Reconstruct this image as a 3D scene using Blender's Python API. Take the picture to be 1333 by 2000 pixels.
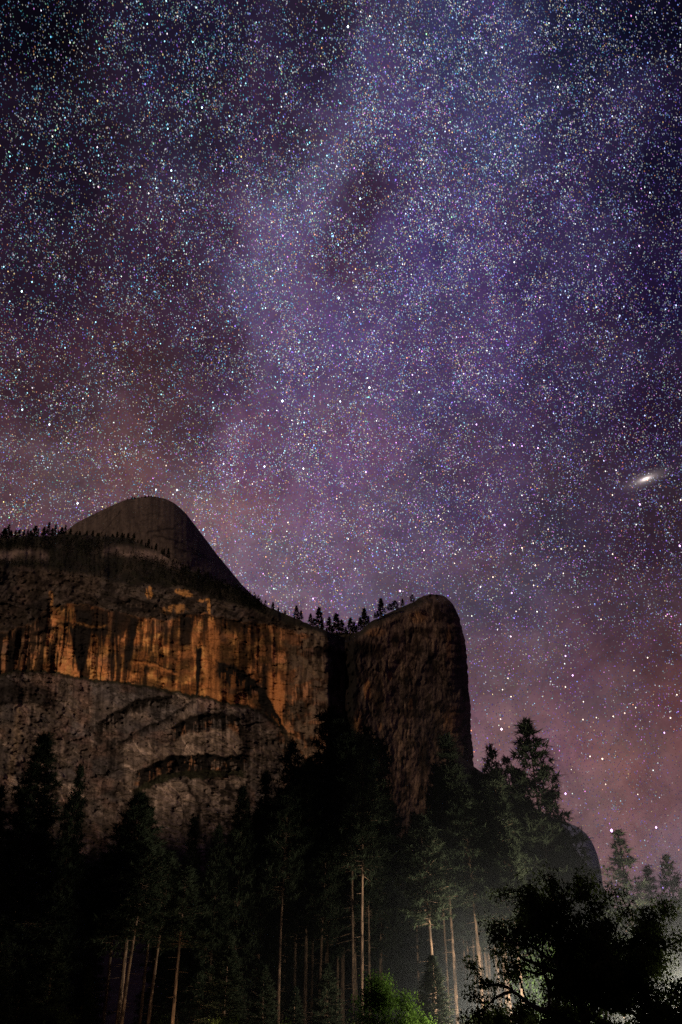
import bpy, math, random
import numpy as np
from mathutils import Vector

for o in list(bpy.data.objects):
    bpy.data.objects.remove(o)
S = bpy.context.scene
COL = S.collection
RNG = np.random.default_rng(7)
random.seed(7)

# ------------------------------------------------------------------ camera
FPX, PITCH = 1700.0, math.radians(31.7)
CAMZ = 1.7
cam_d = bpy.data.cameras.new('camera')
cam = bpy.data.objects.new('camera', cam_d)
COL.objects.link(cam)
cam.location = (0, 0, CAMZ)
cam.rotation_euler = (math.pi / 2 + PITCH, 0, 0)
cam_d.sensor_fit = 'VERTICAL'
cam_d.sensor_height = 36.0
cam_d.sensor_width = 24.0
cam_d.lens = FPX * 36.0 / 2000.0
cam_d.clip_start = 0.5
cam_d.clip_end = 80000
S.camera = cam
CP, SP = math.cos(PITCH), math.sin(PITCH)


def rays(px, py):
    """direction of a picture point in the world (not normalised)"""
    x = (np.asarray(px, float) - 666.5) / FPX
    y = (1000.0 - np.asarray(py, float)) / FPX
    return x, CP - y * SP, SP + y * CP


def at(px, py, Y):
    dx, dy, dz = rays(px, py)
    k = np.asarray(Y, float) / dy
    return dx * k, np.asarray(Y, float) + 0 * k, CAMZ + dz * k


def at3(px, py, Y):
    return Vector([float(v) for v in at(px, py, Y)])


def unit(px, py):
    d = Vector([float(v) for v in rays(px, py)])
    return d.normalized()


# ------------------------------------------------------------------ night sky (world)
def lin(c):
    c = c / 255.0
    return c / 12.92 if c <= 0.04045 else ((c + 0.055) / 1.055) ** 2.4


SKY = [
    (50, 50, 8, 6, 14), (350, 60, 26, 22, 38), (900, 60, 50, 50, 84),
    (1150, 60, 26, 27, 48), (1310, 40, 8, 8, 24), (100, 300, 24, 18, 30), (400, 250, 37, 29, 45), (950, 250, 58, 56, 90), (1200, 250, 38, 34, 60), (1320, 300, 15, 13, 34),
    (80, 550, 36, 25, 38), (330, 520, 42, 30, 44), (850, 450, 64, 58, 94), (1100, 500, 49, 43, 74), (1310, 550, 25, 19, 46),
    (80, 750, 56, 39, 48), (300, 720, 56, 38, 46), (680, 650, 78, 68, 104),
    (900, 700, 68, 58, 94), (1150, 750, 47, 39, 64), (1310, 800, 33, 24, 43),
    (60, 930, 86, 65, 68), (250, 900, 94, 71, 72), (330, 800, 70, 50, 56), (480, 850, 90, 72, 90), (650, 900, 92, 76, 100),
    (900, 950, 72, 58, 79), (1150, 1000, 54, 44, 58), (1310, 1050, 47, 35, 45),
    (450, 1030, 118, 95, 100), (600, 1080, 112, 88, 98), (800, 1080, 92, 73, 87), (1000, 1150, 78, 62, 71),
    (1250, 1200, 70, 50, 54), (1325, 1345, 90, 58, 55), (980, 1350, 100, 77, 78), (1150, 1350, 94, 68, 70),
    (1000, 1460, 118, 88, 85), (1150, 1520, 123, 86, 83), (1300, 1500, 110, 72, 69), (1180, 1640, 122, 87, 83),
    (716, 95, 68, 62, 94), (690, 225, 74, 67, 100), (640, 330, 84, 77, 108), (585, 410, 88, 82, 111), (535, 465, 92, 85, 113), (498, 555, 92, 82, 113),
    (532, 630, 90, 80, 110), (592, 690, 86, 75, 106), (648, 50, 24, 18, 30), (640, 165, 26, 18, 30), (560, 270, 38, 30, 46), (718, 360, 44, 30, 42),
    (690, 415, 50, 36, 52), (645, 478, 56, 42, 60), (440, 455, 44, 34, 50), (425, 560, 44, 32, 46), (436, 660, 48, 34, 48), (780, 470, 70, 63, 98), (790, 280, 66, 61, 96),
    (1310, 1700, 112, 84, 84), (1310, 1900, 70, 55, 56), (600, 1900, 60, 46, 50), (50, 1900, 60, 46, 50),
]
W = bpy.data.worlds.new('World')
S.world = W
W.use_nodes = True
nt = W.node_tree
nt.nodes.clear()


def node(t, kind, **kw):
    n = t.nodes.new(kind)
    for k, v in kw.items():
        setattr(n, k, v)
    return n


def math_n(t, op, a, b=None, c=None):
    n = node(t, 'ShaderNodeMath', operation=op)
    for i, v in enumerate((a, b, c)):
        if v is None:
            continue
        if isinstance(v, (int, float)):
            n.inputs[i].default_value = v
        else:
            t.links.new(v, n.inputs[i])
    return n.outputs[0]


geo = node(nt, 'ShaderNodeTexCoord').outputs['Generated']
nrm = node(nt, 'ShaderNodeVectorMath', operation='NORMALIZE')
nt.links.new(geo, nrm.inputs[0])
# a little warping so the bands are ragged
wn = node(nt, 'ShaderNodeTexNoise', noise_dimensions='3D')
wn.inputs['Scale'].default_value = 9.0
wn.inputs['Detail'].default_value = 7.0
wn.inputs['Roughness'].default_value = 0.66
nt.links.new(nrm.outputs[0], wn.inputs['Vector'])
wm = node(nt, 'ShaderNodeVectorMath', operation='MULTIPLY_ADD')
nt.links.new(wn.outputs['Color'], wm.inputs[0])
wm.inputs[1].default_value = (0.11, 0.11, 0.11)
wm.inputs[2].default_value = (-0.055, -0.055, -0.055)
wa = node(nt, 'ShaderNodeVectorMath', operation='ADD')
nt.links.new(nrm.outputs[0], wa.inputs[0])
nt.links.new(wm.outputs[0], wa.inputs[1])
DIR = node(nt, 'ShaderNodeVectorMath', operation='NORMALIZE')
nt.links.new(wa.outputs[0], DIR.inputs[0])
DIR = DIR.outputs[0]
acc, wsum = None, None
EPS = (58.0 / FPX) ** 2 / 2
for (px, py, r, g, b) in SKY:
    if py > 1050:
        r, g, b = r * .96, g * 1.03, b * 1.07
    elif 250 < py < 950 and px > 400:
        r, g = r * 1.05, g * .985
    d = node(nt, 'ShaderNodeVectorMath', operation='DOT_PRODUCT')
    nt.links.new(DIR, d.inputs[0])
    d.inputs[1].default_value = unit(px, py)
    w = math_n(nt, 'POWER', math_n(nt, 'SUBTRACT', 1.0 + EPS, d.outputs['Value']), -2.2)
    w = math_n(nt, 'MULTIPLY', w, EPS ** 2.2)
    sc = node(nt, 'ShaderNodeVectorMath', operation='SCALE')
    sc.inputs[0].default_value = (lin(r * 1.045), lin(g * 1.0), lin(b * 1.06))
    nt.links.new(w, sc.inputs['Scale'])
    if acc is None:
        acc, wsum = sc.outputs[0], w
    else:
        a = node(nt, 'ShaderNodeVectorMath', operation='ADD')
        nt.links.new(acc, a.inputs[0])
        nt.links.new(sc.outputs[0], a.inputs[1])
        acc = a.outputs[0]
        wsum = math_n(nt, 'ADD', wsum, w)
inv = math_n(nt, 'DIVIDE', 1.0, wsum)
fin = node(nt, 'ShaderNodeVectorMath', operation='SCALE')
nt.links.new(acc, fin.inputs[0])
# mottling of the unresolved star clouds
n2 = node(nt, 'ShaderNodeTexNoise', noise_dimensions='3D')
n2.inputs['Scale'].default_value = 30.0
n2.inputs['Detail'].default_value = 8.0
n2.inputs['Roughness'].default_value = 0.7
n2.inputs['Distortion'].default_value = 0.6
nt.links.new(nrm.outputs[0], n2.inputs['Vector'])
mot = node(nt, 'ShaderNodeMapRange')
mot.inputs['From Min'].default_value = 0.3
mot.inputs['From Max'].default_value = 0.7
mot.inputs['To Min'].default_value = 0.66
mot.inputs['To Max'].default_value = 1.26
nt.links.new(n2.outputs[0], mot.inputs['Value'])
nt.links.new(math_n(nt, 'MULTIPLY', inv, mot.outputs[0]), fin.inputs['Scale'])
n3 = node(nt, 'ShaderNodeTexNoise', noise_dimensions='3D')
n3.inputs['Scale'].default_value = 14.0
n3.inputs['Detail'].default_value = 3.0
nt.links.new(nrm.outputs[0], n3.inputs['Vector'])
hue = node(nt, 'ShaderNodeMix', data_type='RGBA', blend_type='MULTIPLY')
hue.inputs[0].default_value = 0.4
nt.links.new(fin.outputs[0], hue.inputs[6])
hsv = node(nt, 'ShaderNodeVectorMath', operation='MULTIPLY_ADD')
nt.links.new(n3.outputs['Color'], hsv.inputs[0])
hsv.inputs[1].default_value = (1.5, 1.1, 1.3)
hsv.inputs[2].default_value = (0.36, 0.44, 0.40)
nt.links.new(hsv.outputs[0], hue.inputs[7])
bg = node(nt, 'ShaderNodeBackground')
bg.inputs['Strength'].default_value = 1.0
nt.links.new(hue.outputs[2], bg.inputs['Color'])
out = node(nt, 'ShaderNodeOutputWorld')
nt.links.new(bg.outputs[0], out.inputs['Surface'])
W.cycles.sampling_method = 'MANUAL'
W.cycles.sample_map_resolution = 128

# ------------------------------------------------------------------ the one low warm sun (stands in for the warm light on the cliff)
SUN_AZ, SUN_EL = math.radians(30), math.radians(11)
sd = bpy.data.lights.new('sun', 'SUN')
sd.energy = 1.7
sd.angle = math.radians(2.6)
sd.color = (1.0, 0.67, 0.42)
sun = bpy.data.objects.new('sun', sd)
COL.objects.link(sun)
to_sun = Vector((-math.sin(SUN_AZ) * math.cos(SUN_EL), -math.cos(SUN_AZ) * math.cos(SUN_EL), math.sin(SUN_EL)))
sun.rotation_euler = to_sun.to_track_quat('Z', 'Y').to_euler()
sun.location = (-400, -400, 500)

vs = S.view_settings
vs.view_transform = 'Standard'
vs.look = 'None'
vs.exposure = 0.0
vs.gamma = 1.0
vs.use_curve_mapping = False
S.render.engine = 'CYCLES'
S.cycles.use_denoising = False
S.cycles.max_bounces = 4
S.cycles.diffuse_bounces = 2
S.cycles.glossy_bounces = 1
S.cycles.transmission_bounces = 2
S.cycles.transparent_max_bounces = 8
S.cycles.volume_bounces = 0
S.cycles.sample_clamp_indirect = 0.04
S.cycles.sample_clamp_direct = 5.0
S.cycles.volume_step_rate = 3.0


# ------------------------------------------------------------------ helpers
def tag(o, label=None, cat=None, group=None, kind=None):
    if label: o['label'] = label
    if cat: o['category'] = cat
    if group: o['group'] = group
    if kind: o['kind'] = kind
    return o


def empty(name, loc, rz=0.0):
    o = bpy.data.objects.new(name, None)
    COL.objects.link(o)
    o.location = loc
    o.rotation_euler = (0, 0, rz)
    o.empty_display_size = 0.3
    return o


def link(name, me, parent=None, mat=None):
    o = bpy.data.objects.new(name, me)
    COL.objects.link(o)
    if mat and not me.materials:
        me.materials.append(mat)
    if parent:
        o.parent = parent
    return o


def mesh_np(name, V, F, mat=None, smooth=False, color=None):
    """V (n,3), F (m,k) with constant k"""
    V = np.ascontiguousarray(V, np.float32)
    F = np.ascontiguousarray(F, np.int32)
    me = bpy.data.meshes.new(name)
    me.vertices.add(len(V))
    me.vertices.foreach_set('co', V.ravel())
    m, k = F.shape
    me.loops.add(m * k)
    me.loops.foreach_set('vertex_index', F.ravel())
    me.polygons.add(m)
    me.polygons.foreach_set('loop_start', np.arange(m, dtype=np.int32) * k)
    me.polygons.foreach_set('loop_total', np.full(m, k, np.int32))
    if smooth:
        me.polygons.foreach_set('use_smooth', np.ones(m, bool))
    me.update(calc_edges=True)
    if color is not None:
        at_ = me.color_attributes.new('tint', 'FLOAT_COLOR', 'POINT')
        c = np.ones((len(V), 4), np.float32)
        c[:, :3] = color
        at_.data.foreach_set('color', c.ravel())
    if mat:
        me.materials.append(mat)
    return me


def grid_faces(nr, nc):
    i = np.arange(nr * nc).reshape(nr, nc)
    return np.stack([i[:-1, :-1], i[:-1, 1:], i[1:, 1:], i[1:, :-1]], -1).reshape(-1, 4)


_lat = np.random.default_rng(11).random((8, 257, 257))


def vnoise(x, y, seed=0):
    L = _lat[seed % 8]
    x = np.asarray(x, float) + 31.7 * seed
    y = np.asarray(y, float) + 17.3 * seed
    xi, yi = np.floor(x).astype(int), np.floor(y).astype(int)
    fx, fy = x - xi, y - yi
    fx = fx * fx * (3 - 2 * fx)
    fy = fy * fy * (3 - 2 * fy)
    a, b = L[yi % 256, xi % 256], L[yi % 256, (xi + 1) % 256]
    c, d = L[(yi + 1) % 256, xi % 256], L[(yi + 1) % 256, (xi + 1) % 256]
    return (a * (1 - fx) + b * fx) * (1 - fy) + (c * (1 - fx) + d * fx) * fy


def fbm(x, y, o=4, seed=0, rough=0.5):
    s, a, t = 0, 1.0, 0
    for i in range(o):
        s = s + a * vnoise(x * 2 ** i, y * 2 ** i, seed + i)
        t += a
        a *= rough
    return s / t


def sstep(a, b, x):
    t = np.clip((x - a) / (b - a), 0, 1)
    return t * t * (3 - 2 * t)


def pl(x, pts):
    p = np.array(pts, float)
    return np.interp(x, p[:, 0], p[:, 1])


def mix(a, b, m):
    return a * (1 - m[..., None]) + np.asarray(b) * m[..., None]


# ------------------------------------------------------------------ materials
def new_mat(name):
    m = bpy.data.materials.new(name)
    m.use_nodes = True
    t = m.node_tree
    t.nodes.clear()
    o = node(t, 'ShaderNodeOutputMaterial')
    return m, t, o


def rock_mat(name, grain=0.35, bump=0.5):
    m, t, o = new_mat(name)
    b = node(t, 'ShaderNodeBsdfPrincipled')
    b.inputs['Roughness'].default_value = 0.95
    b.inputs['Specular IOR Level'].default_value = 0.1
    at_ = node(t, 'ShaderNodeAttribute', attribute_name='tint')
    g = node(t, 'ShaderNodeNewGeometry').outputs['Position']
    n = node(t, 'ShaderNodeTexNoise')
    n.inputs['Scale'].default_value = 0.55
    n.inputs['Detail'].default_value = 5
    n.inputs['Roughness'].default_value = 0.7
    t.links.new(g, n.inputs['Vector'])
    mr = node(t, 'ShaderNodeMapRange')
    mr.inputs['From Min'].default_value = 0.3
    mr.inputs['From Max'].default_value = 0.7
    mr.inputs['To Min'].default_value = 1 - grain
    mr.inputs['To Max'].default_value = 1 + grain
    t.links.new(n.outputs[0], mr.inputs['Value'])
    v = node(t, 'ShaderNodeVectorMath', operation='SCALE')
    t.links.new(at_.outputs['Color'], v.inputs[0])
    t.links.new(mr.outputs[0], v.inputs['Scale'])
    t.links.new(v.outputs[0], b.inputs['Base Color'])
    n2 = node(t, 'ShaderNodeTexNoise')
    n2.inputs['Scale'].default_value = 0.25
    n2.inputs['Detail'].default_value = 8
    n2.inputs['Roughness'].default_value = 0.65
    t.links.new(g, n2.inputs['Vector'])
    bp = node(t, 'ShaderNodeBump')
    bp.inputs['Strength'].default_value = bump
    bp.inputs['Distance'].default_value = 3.0
    t.links.new(n2.outputs[0], bp.inputs['Height'])
    t.links.new(bp.outputs[0], b.inputs['Normal'])
    t.links.new(b.outputs[0], o.inputs['Surface'])
    return m


def leaf_mat(name, c1, c2, trans=0.3, scale=0.6):
    m, t, o = new_mat(name)
    g = node(t, 'ShaderNodeNewGeometry')
    n = node(t, 'ShaderNodeTexNoise')
    n.inputs['Scale'].default_value = scale
    n.inputs['Detail'].default_value = 3
    t.links.new(g.outputs['Position'], n.inputs['Vector'])
    cr = node(t, 'ShaderNodeValToRGB')
    cr.color_ramp.elements[0].position = 0.35
    cr.color_ramp.elements[0].color = (*c1, 1)
    cr.color_ramp.elements[1].position = 0.68
    cr.color_ramp.elements[1].color = (*c2, 1)
    t.links.new(n.outputs[0], cr.inputs[0])
    d = node(t, 'ShaderNodeBsdfDiffuse')
    t.links.new(cr.outputs[0], d.inputs['Color'])
    if trans > 0:
        tr = node(t, 'ShaderNodeBsdfTranslucent')
        t.links.new(cr.outputs[0], tr.inputs['Color'])
        mx = node(t, 'ShaderNodeMixShader')
        mx.inputs[0].default_value = trans
        t.links.new(d.outputs[0], mx.inputs[1])
        t.links.new(tr.outputs[0], mx.inputs[2])
        t.links.new(mx.outputs[0], o.inputs['Surface'])
    else:
        t.links.new(d.outputs[0], o.inputs['Surface'])
    return m


def bark_mat(name, c1, c2):
    m, t, o = new_mat(name)
    g = node(t, 'ShaderNodeNewGeometry')
    mp = node(t, 'ShaderNodeMapping')
    mp.inputs['Scale'].default_value = (6, 6, 0.9)
    t.links.new(g.outputs['Position'], mp.inputs['Vector'])
    n = node(t, 'ShaderNodeTexNoise')
    n.inputs['Scale'].default_value = 1.0
    n.inputs['Detail'].default_value = 4
    t.links.new(mp.outputs[0], n.inputs['Vector'])
    cr = node(t, 'ShaderNodeValToRGB')
    cr.color_ramp.elements[0].position = 0.38
    cr.color_ramp.elements[0].color = (*c1, 1)
    cr.color_ramp.elements[1].position = 0.62
    cr.color_ramp.elements[1].color = (*c2, 1)
    t.links.new(n.outputs[0], cr.inputs[0])
    b = node(t, 'ShaderNodeBsdfPrincipled')
    b.inputs['Roughness'].default_value = 0.9
    t.links.new(cr.outputs[0], b.inputs['Base Color'])
    bp = node(t, 'ShaderNodeBump')
    bp.inputs['Strength'].default_value = 0.8
    bp.inputs['Distance'].default_value = 0.05
    t.links.new(n.outputs[0], bp.inputs['Height'])
    t.links.new(bp.outputs[0], b.inputs['Normal'])
    t.links.new(b.outputs[0], o.inputs['Surface'])
    return m


M_ROCK = rock_mat('granite', 0.3, 0.25)
M_ROCK2 = rock_mat('granite_dark', 0.35, 0.45)
M_DOME = rock_mat('granite_dome', 0.22, 0.25)
M_NEEDLE = leaf_mat('pine_needles', (0.026, 0.033, 0.021), (0.052, 0.062, 0.038), 0.2, 0.5)
M_RIDGE = leaf_mat('far_needles', (0.014, 0.018, 0.012), (0.024, 0.030, 0.018), 0.0, 0.1)
M_OAK = leaf_mat('oak_leaves', (0.035, 0.050, 0.016), (0.075, 0.100, 0.030), 0.35, 0.9)
M_SHRUB = leaf_mat('alder_leaves', (0.045, 0.085, 0.016), (0.09, 0.155, 0.03), 0.4, 0.9)
M_BARK = bark_mat('pine_bark', (0.045, 0.026, 0.018), (0.25, 0.145, 0.09))
M_BARK2 = bark_mat('grey_bark', (0.05, 0.042, 0.035), (0.13, 0.11, 0.09))
M_FLOOR = None

# ------------------------------------------------------------------ ground
m, t, o = new_mat('forest_floor')
g = node(t, 'ShaderNodeNewGeometry').outputs['Position']
n = node(t, 'ShaderNodeTexNoise')
n.inputs['Scale'].default_value = 0.35
n.inputs['Detail'].default_value = 7
t.links.new(g, n.inputs['Vector'])
cr = node(t, 'ShaderNodeValToRGB')
cr.color_ramp.elements[0].color = (0.03, 0.025, 0.015, 1)
cr.color_ramp.elements[1].color = (0.09, 0.07, 0.045, 1)
t.links.new(n.outputs[0], cr.inputs[0])
b = node(t, 'ShaderNodeBsdfDiffuse')
t.links.new(cr.outputs[0], b.inputs['Color'])
t.links.new(b.outputs[0], o.inputs['Surface'])
M_FLOOR = m
gx = np.concatenate([np.linspace(-9000, -400, 12), np.linspace(-300, 300, 60), np.linspace(400, 9000, 12)])
gy = np.concatenate([np.linspace(-9000, -200, 10), np.linspace(-100, 500, 60), np.linspace(600, 20000, 14)])
GX, GY = np.meshgrid(gx, gy)
GZ = (fbm(GX / 25, GY / 25, 3, 2) - 0.5) * 0.8 * sstep(12, 40, np.hypot(GX, GY)) - 0.25
me = mesh_np('ground', np.stack([GX, GY, GZ], -1).reshape(-1, 3), grid_faces(*GX.shape), M_FLOOR, True)
tag(link('ground', me), 'dark forest floor under the pines', 'ground', None, 'structure')

# unseen ridge added behind the camera to shade the valley floor from low light
nx, ny = 160, 24
hx = np.linspace(-4500, 4500, nx)
hv = np.linspace(0, 1, ny)
HX, HV = np.meshgrid(hx, hv)
rim = 482 + 45 * (fbm(HX / 260, HX * 0 + 3, 4, 1) - 0.5) * 2
HY = -110 - 260 * HV - 40 * (fbm(HX / 120, HV * 5, 3, 4) - 0.5) * HV
HZ = rim * HV ** 0.9
top_Y, top_Z = HY[-1:] - 1500, HZ[-1:] - 100
HX = np.vstack([HX, HX[-1:]]); HY = np.vstack([HY, top_Y]); HZ = np.vstack([HZ, top_Z])
V = np.stack([HX, HY, HZ], -1).reshape(-1, 3)
c = np.full((len(V), 3), 0.06) * np.array([1, 0.9, 0.75])
me = mesh_np('shade_ridge', V, grid_faces(*HX.shape), M_ROCK2, True, c)
tag(link('shade_ridge', me), 'unseen ridge added behind the viewpoint to shade the valley floor', 'hill', None, 'structure')

# ------------------------------------------------------------------ the streaked cliff
WALL_TOP = [(-260, 1050), (0, 1052), (60, 1048), (140, 1044), (250, 1050), (310, 1078), (360, 1108), (400, 1124), (470, 1154),
            (520, 1184), (540, 1192), (570, 1204), (600, 1218), (640, 1233), (672, 1244), (690, 1250)]
nc, nr = 590, 520
u = np.linspace(-260, 676, nc)
v = np.linspace(0, 1, nr)
top = pl(u, WALL_TOP) + 3.0 * (vnoise(u / 9, 0 * u + 2, 3) - 0.5) + 1.5 * (vnoise(u / 3, 0 * u + 2, 4) - 0.5)
P = np.broadcast_to(u, (nr, nc)).copy()
Q = 1900 + (top[None, :] - 1900) * v[:, None]
WX = P + 10 * (fbm(P / 40, Q / 40, 3, 1) - 0.5) + 9 * (fbm(P / 9, Q / 9, 3, 4, .6) - 0.5)          # wobble for every drawn line
WY = Q + 12 * (fbm(P / 45, Q / 45, 4, 3) - 0.5) + 9 * (fbm(P / 8, Q / 11, 3, 2, .6) - 0.5)

FOOT = [(-260, 1335), (0, 1320), (40, 1313), (90, 1309), (130, 1318), (180, 1327), (230, 1333), (270, 1338), (300, 1342),
        (340, 1352), (385, 1360), (430, 1369), (470, 1376), (500, 1388), (530, 1404), (556, 1436), (600, 1490), (640, 1560), (700, 1640)]
BAND_T = [(-260, 1250), (0, 1238), (60, 1216), (100, 1185), (140, 1176), (175, 1184), (220, 1193), (270, 1206), (330, 1212),
          (350, 1204), (400, 1196), (450, 1208), (500, 1216), (560, 1228), (600, 1240), (690, 1262)]
RIM = [(-260, 1115), (0, 1105), (90, 1110), (170, 1120), (230, 1138), (290, 1142), (360, 1148), (420, 1170), (480, 1185), (520, 1200), (560, 1216), (600, 1230), (640, 1244), (700, 1262)]
ARCH1 = [(425, 1292), (445, 1297), (465, 1303), (487, 1318), (507, 1340), (522, 1362), (537, 1387), (550, 1412), (562, 1445), (580, 1500)]
ARCH2 = [(520, 1322), (540, 1342), (562, 1372), (588, 1412), (608, 1446), (625, 1480)]
U1 = [(335, 1422), (350, 1410), (368, 1401), (392, 1394), (422, 1390), (455, 1392), (468, 1400), (480, 1424)]
U2 = [(262, 1512), (282, 1500), (305, 1488), (330, 1478), (348, 1476), (480, 1474)]
A3 = [(190, 1416), (214, 1397), (236, 1383), (262, 1368), (300, 1361), (335, 1358)]
A4 = [(-260, 1390), (-30, 1384), (0, 1378), (20, 1371), (60, 1371), (92, 1381), (110, 1392)]
A5 = [(200, 1470), (222, 1456), (252, 1440), (285, 1420), (320, 1404), (360, 1380), (385, 1368)]
MIDL = [(262, 1288), (285, 1290), (310, 1300), (335, 1308), (350, 1314)]
LEFTL = [(-260, 1262), (0, 1256), (60, 1252), (100, 1257), (140, 1262)]
ROOF = [(60, 1238), (110, 1226), (128, 1219), (150, 1221), (175, 1224), (212, 1227)]
U0 = [(225, 1172), (268, 1172), (306, 1178), (322, 1190), (340, 1199), (372, 1200), (408, 1200), (430, 1205), (470, 1214), (500, 1218)]
LEDGE = [(340, 1148), (365, 1158), (385, 1168), (402, 1172), (411, 1180), (414, 1200)]


def dline(pts, x=None, y=None, fade=6):
    """signed px below a drawn line, and a mask that is 1 along its length"""
    x = WX if x is None else x
    y = WY if y is None else y
    p0, p1 = pts[0][0], pts[-1][0]
    d = y - pl(x, pts)
    mk = sstep(p0 - fade, p0 + fade, x) * (1 - sstep(p1 - fade, p1 + fade, x))
    return d, mk


def bend_(pts, h):
    return under(pts, h, fade=24)


def under(pts, h, fade=6, soft=3):
    """1 in the strip of height h below the line"""
    d, mk = dline(pts, fade=fade)
    hh = h * (0.6 + 0.8 * vnoise(P / 7.0, P * 0 + h, 5))
    return mk * sstep(-1.5, 1.0, d) * (1 - sstep(hh - soft, hh + soft, d))


def crease(pts, w=2.0, fade=6):
    d, mk = dline(pts, fade=fade)
    return mk * np.exp(-(d / w) ** 2)


dfoot, _ = dline(FOOT)
dtop, _ = dline(BAND_T)
drim, _ = dline(RIM)
in_band = sstep(-3, 3, dtop) * (1 - sstep(-1.5, 1.5, dfoot))
below = sstep(-1.5, 1.5, dfoot)
above = 1 - sstep(-3, 3, dtop)
forest = 1 - sstep(-6, 5, drim + 8 * (fbm(P / 20, Q / 12, 3, 6) - 0.5))

# slope field dY/dz
sl = 0.10 + 0.04 * in_band + 0.42 * below + 0.25 * above * (1 - forest) + 0.95 * forest
sl = sl - 1.7 * bend_(ARCH1, 5) - 1.5 * bend_(ARCH2, 4) - 2.0 * bend_(U1, 5) - 2.4 * bend_(U2, 5) - 1.5 * bend_(A3, 4) - 1.2 * bend_(A4, 4)
sl = sl - 1.5 * bend_(ROOF, 4) - 1.5 * bend_(U0, 4) - 0.9 * bend_(A5, 3) - 0.6 * bend_(MIDL, 3)
sl = sl + 1.15 * sstep(-1, 1, dfoot) * (1 - sstep(5, 8, dfoot)) * (P < 540)
for pts, h in ((U1, 33), (U2, 30), (A3, 18)):
    sl = sl - 0.5 * bend_(pts, h)
sl += 0.55 * (fbm(P / 34, Q / 16, 4, 2) - 0.5)
_, DY, DZ = rays(P, Q)
T = DZ / DY
Y = np.empty_like(P)
base_foot = 905 + 0 * u
Y[0] = 845
Z0 = Y[0] * T[0]
for r in range(1, nr):
    tgt = 905 + 0.25 * (Z0 - 330) * (Z0 < 330) + np.where(Z0 > 330, 0.12 * (Z0 - 330), 0)
    relax = np.clip((tgt - Y[r - 1]) * 0.016, -0.6, 0.6) * (1 - forest[r])
    s = np.clip(sl[r] + relax, -1.6, 1.15)
    Y[r] = (Y[r - 1] - s * Z0) / (1 - s * T[r])
    Z0 = Y[r] * T[r]
# the right-hand end turns back into the gully
Y = Y + 150 * sstep(640, 676, P + 8 * (fbm(P / 30, Q / 22, 3, 5) - 0.5)) + 14 * np.sin(P / 95.0)
# soften depth differences between columns, then relief
k = np.ones(7) / 7
Yp = np.pad(Y, ((0, 0), (3, 3)), mode='edge')
Y = np.stack([Yp[:, i:i + nc] for i in range(7)], 0).mean(0)
lean = np.clip((300 - P) / 300, 0, 1) * 0.14
PS = P + lean * (Q - 1270) + 5 * (fbm(P / 25, Q / 50, 2, 7) - 0.5)
flute = fbm(PS / 9, Q / 130, 4, 4) - 0.5
Y += in_band * flute * 6 + (1 - in_band) * flute * 2.5
Y += 9 * (fbm(P / 30, Q / 22, 4, 3, 0.5) - 0.5) + 1.3 * (fbm(P / 5, Q / 4, 3, 2) - 0.5)
diag = fbm((P + Q * 0.8) / 7, (P - Q) / 60, 3, 6) - 0.5
Y += above * (1 - forest) * diag * 3
# slabs and flakes: stepped sheets with broken edges
for fx, fy, k_, amp, sd_ in ((75, 26, 7, 4.0, 1), (60, 40, 5, 1.5, 6)):
    nn = fbm((P + .35 * Q) / fx, (Q - .3 * P) / fy, 4, sd_, .55) * k_
    fr = nn - np.floor(nn)
    Y += amp * (np.floor(nn) + sstep(.80, 1.0, fr) - nn * .9) * (1 - .4 * in_band)


def cracks(x, y, sx, sy, seed, w=.011):
    n_ = fbm(x / sx, y / sy, 4, seed, .55)
    return np.maximum(np.exp(-((n_ - .47) / w) ** 2), np.exp(-((n_ - .57) / w) ** 2))

WALL_Y, WALL_Q = Y, Q
X, Yw, Z = at(P, Q, Y)
# ---- tint
grey = np.array([0.092, 0.086, 0.088])
tan_ = np.array([0.126, 0.106, 0.094])
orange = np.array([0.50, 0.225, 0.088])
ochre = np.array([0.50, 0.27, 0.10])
pink = np.array([0.15, 0.10, 0.085])
black = np.array([0.012, 0.011, 0.011])
n_big = fbm(P / 50, Q / 40, 4, 1)
n_mid = fbm(P / 16, Q / 12, 4, 5)
A = mix(np.broadcast_to(grey, P.shape + (3,)), tan_, sstep(0.35, 0.65, n_big))
A = mix(A, pink, 0.6 * sstep(0.5, 0.7, fbm(P / 40, Q / 30, 3, 7)))
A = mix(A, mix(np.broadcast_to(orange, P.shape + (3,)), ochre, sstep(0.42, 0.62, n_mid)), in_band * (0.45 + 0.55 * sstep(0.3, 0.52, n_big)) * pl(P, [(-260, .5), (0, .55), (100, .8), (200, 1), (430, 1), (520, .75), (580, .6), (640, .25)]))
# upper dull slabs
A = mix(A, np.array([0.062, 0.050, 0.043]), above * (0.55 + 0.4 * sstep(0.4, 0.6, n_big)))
WP, WQ = P + 30 * (fbm(P / 30, Q / 30, 3, 2) - .5), Q + 30 * (fbm(P / 30, Q / 30, 3, 6) - .5)
A = A * (1 - 0.5 * above * sstep(0.46, 0.64, fbm((WP + WQ * 0.8) / 11, (WP - WQ) / 34, 4, 2, .6)))[..., None] * (1 - .6 * above * sstep(.5, .6, fbm(P / 14, Q / 9, 4, 5, .6)))[..., None]
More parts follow.
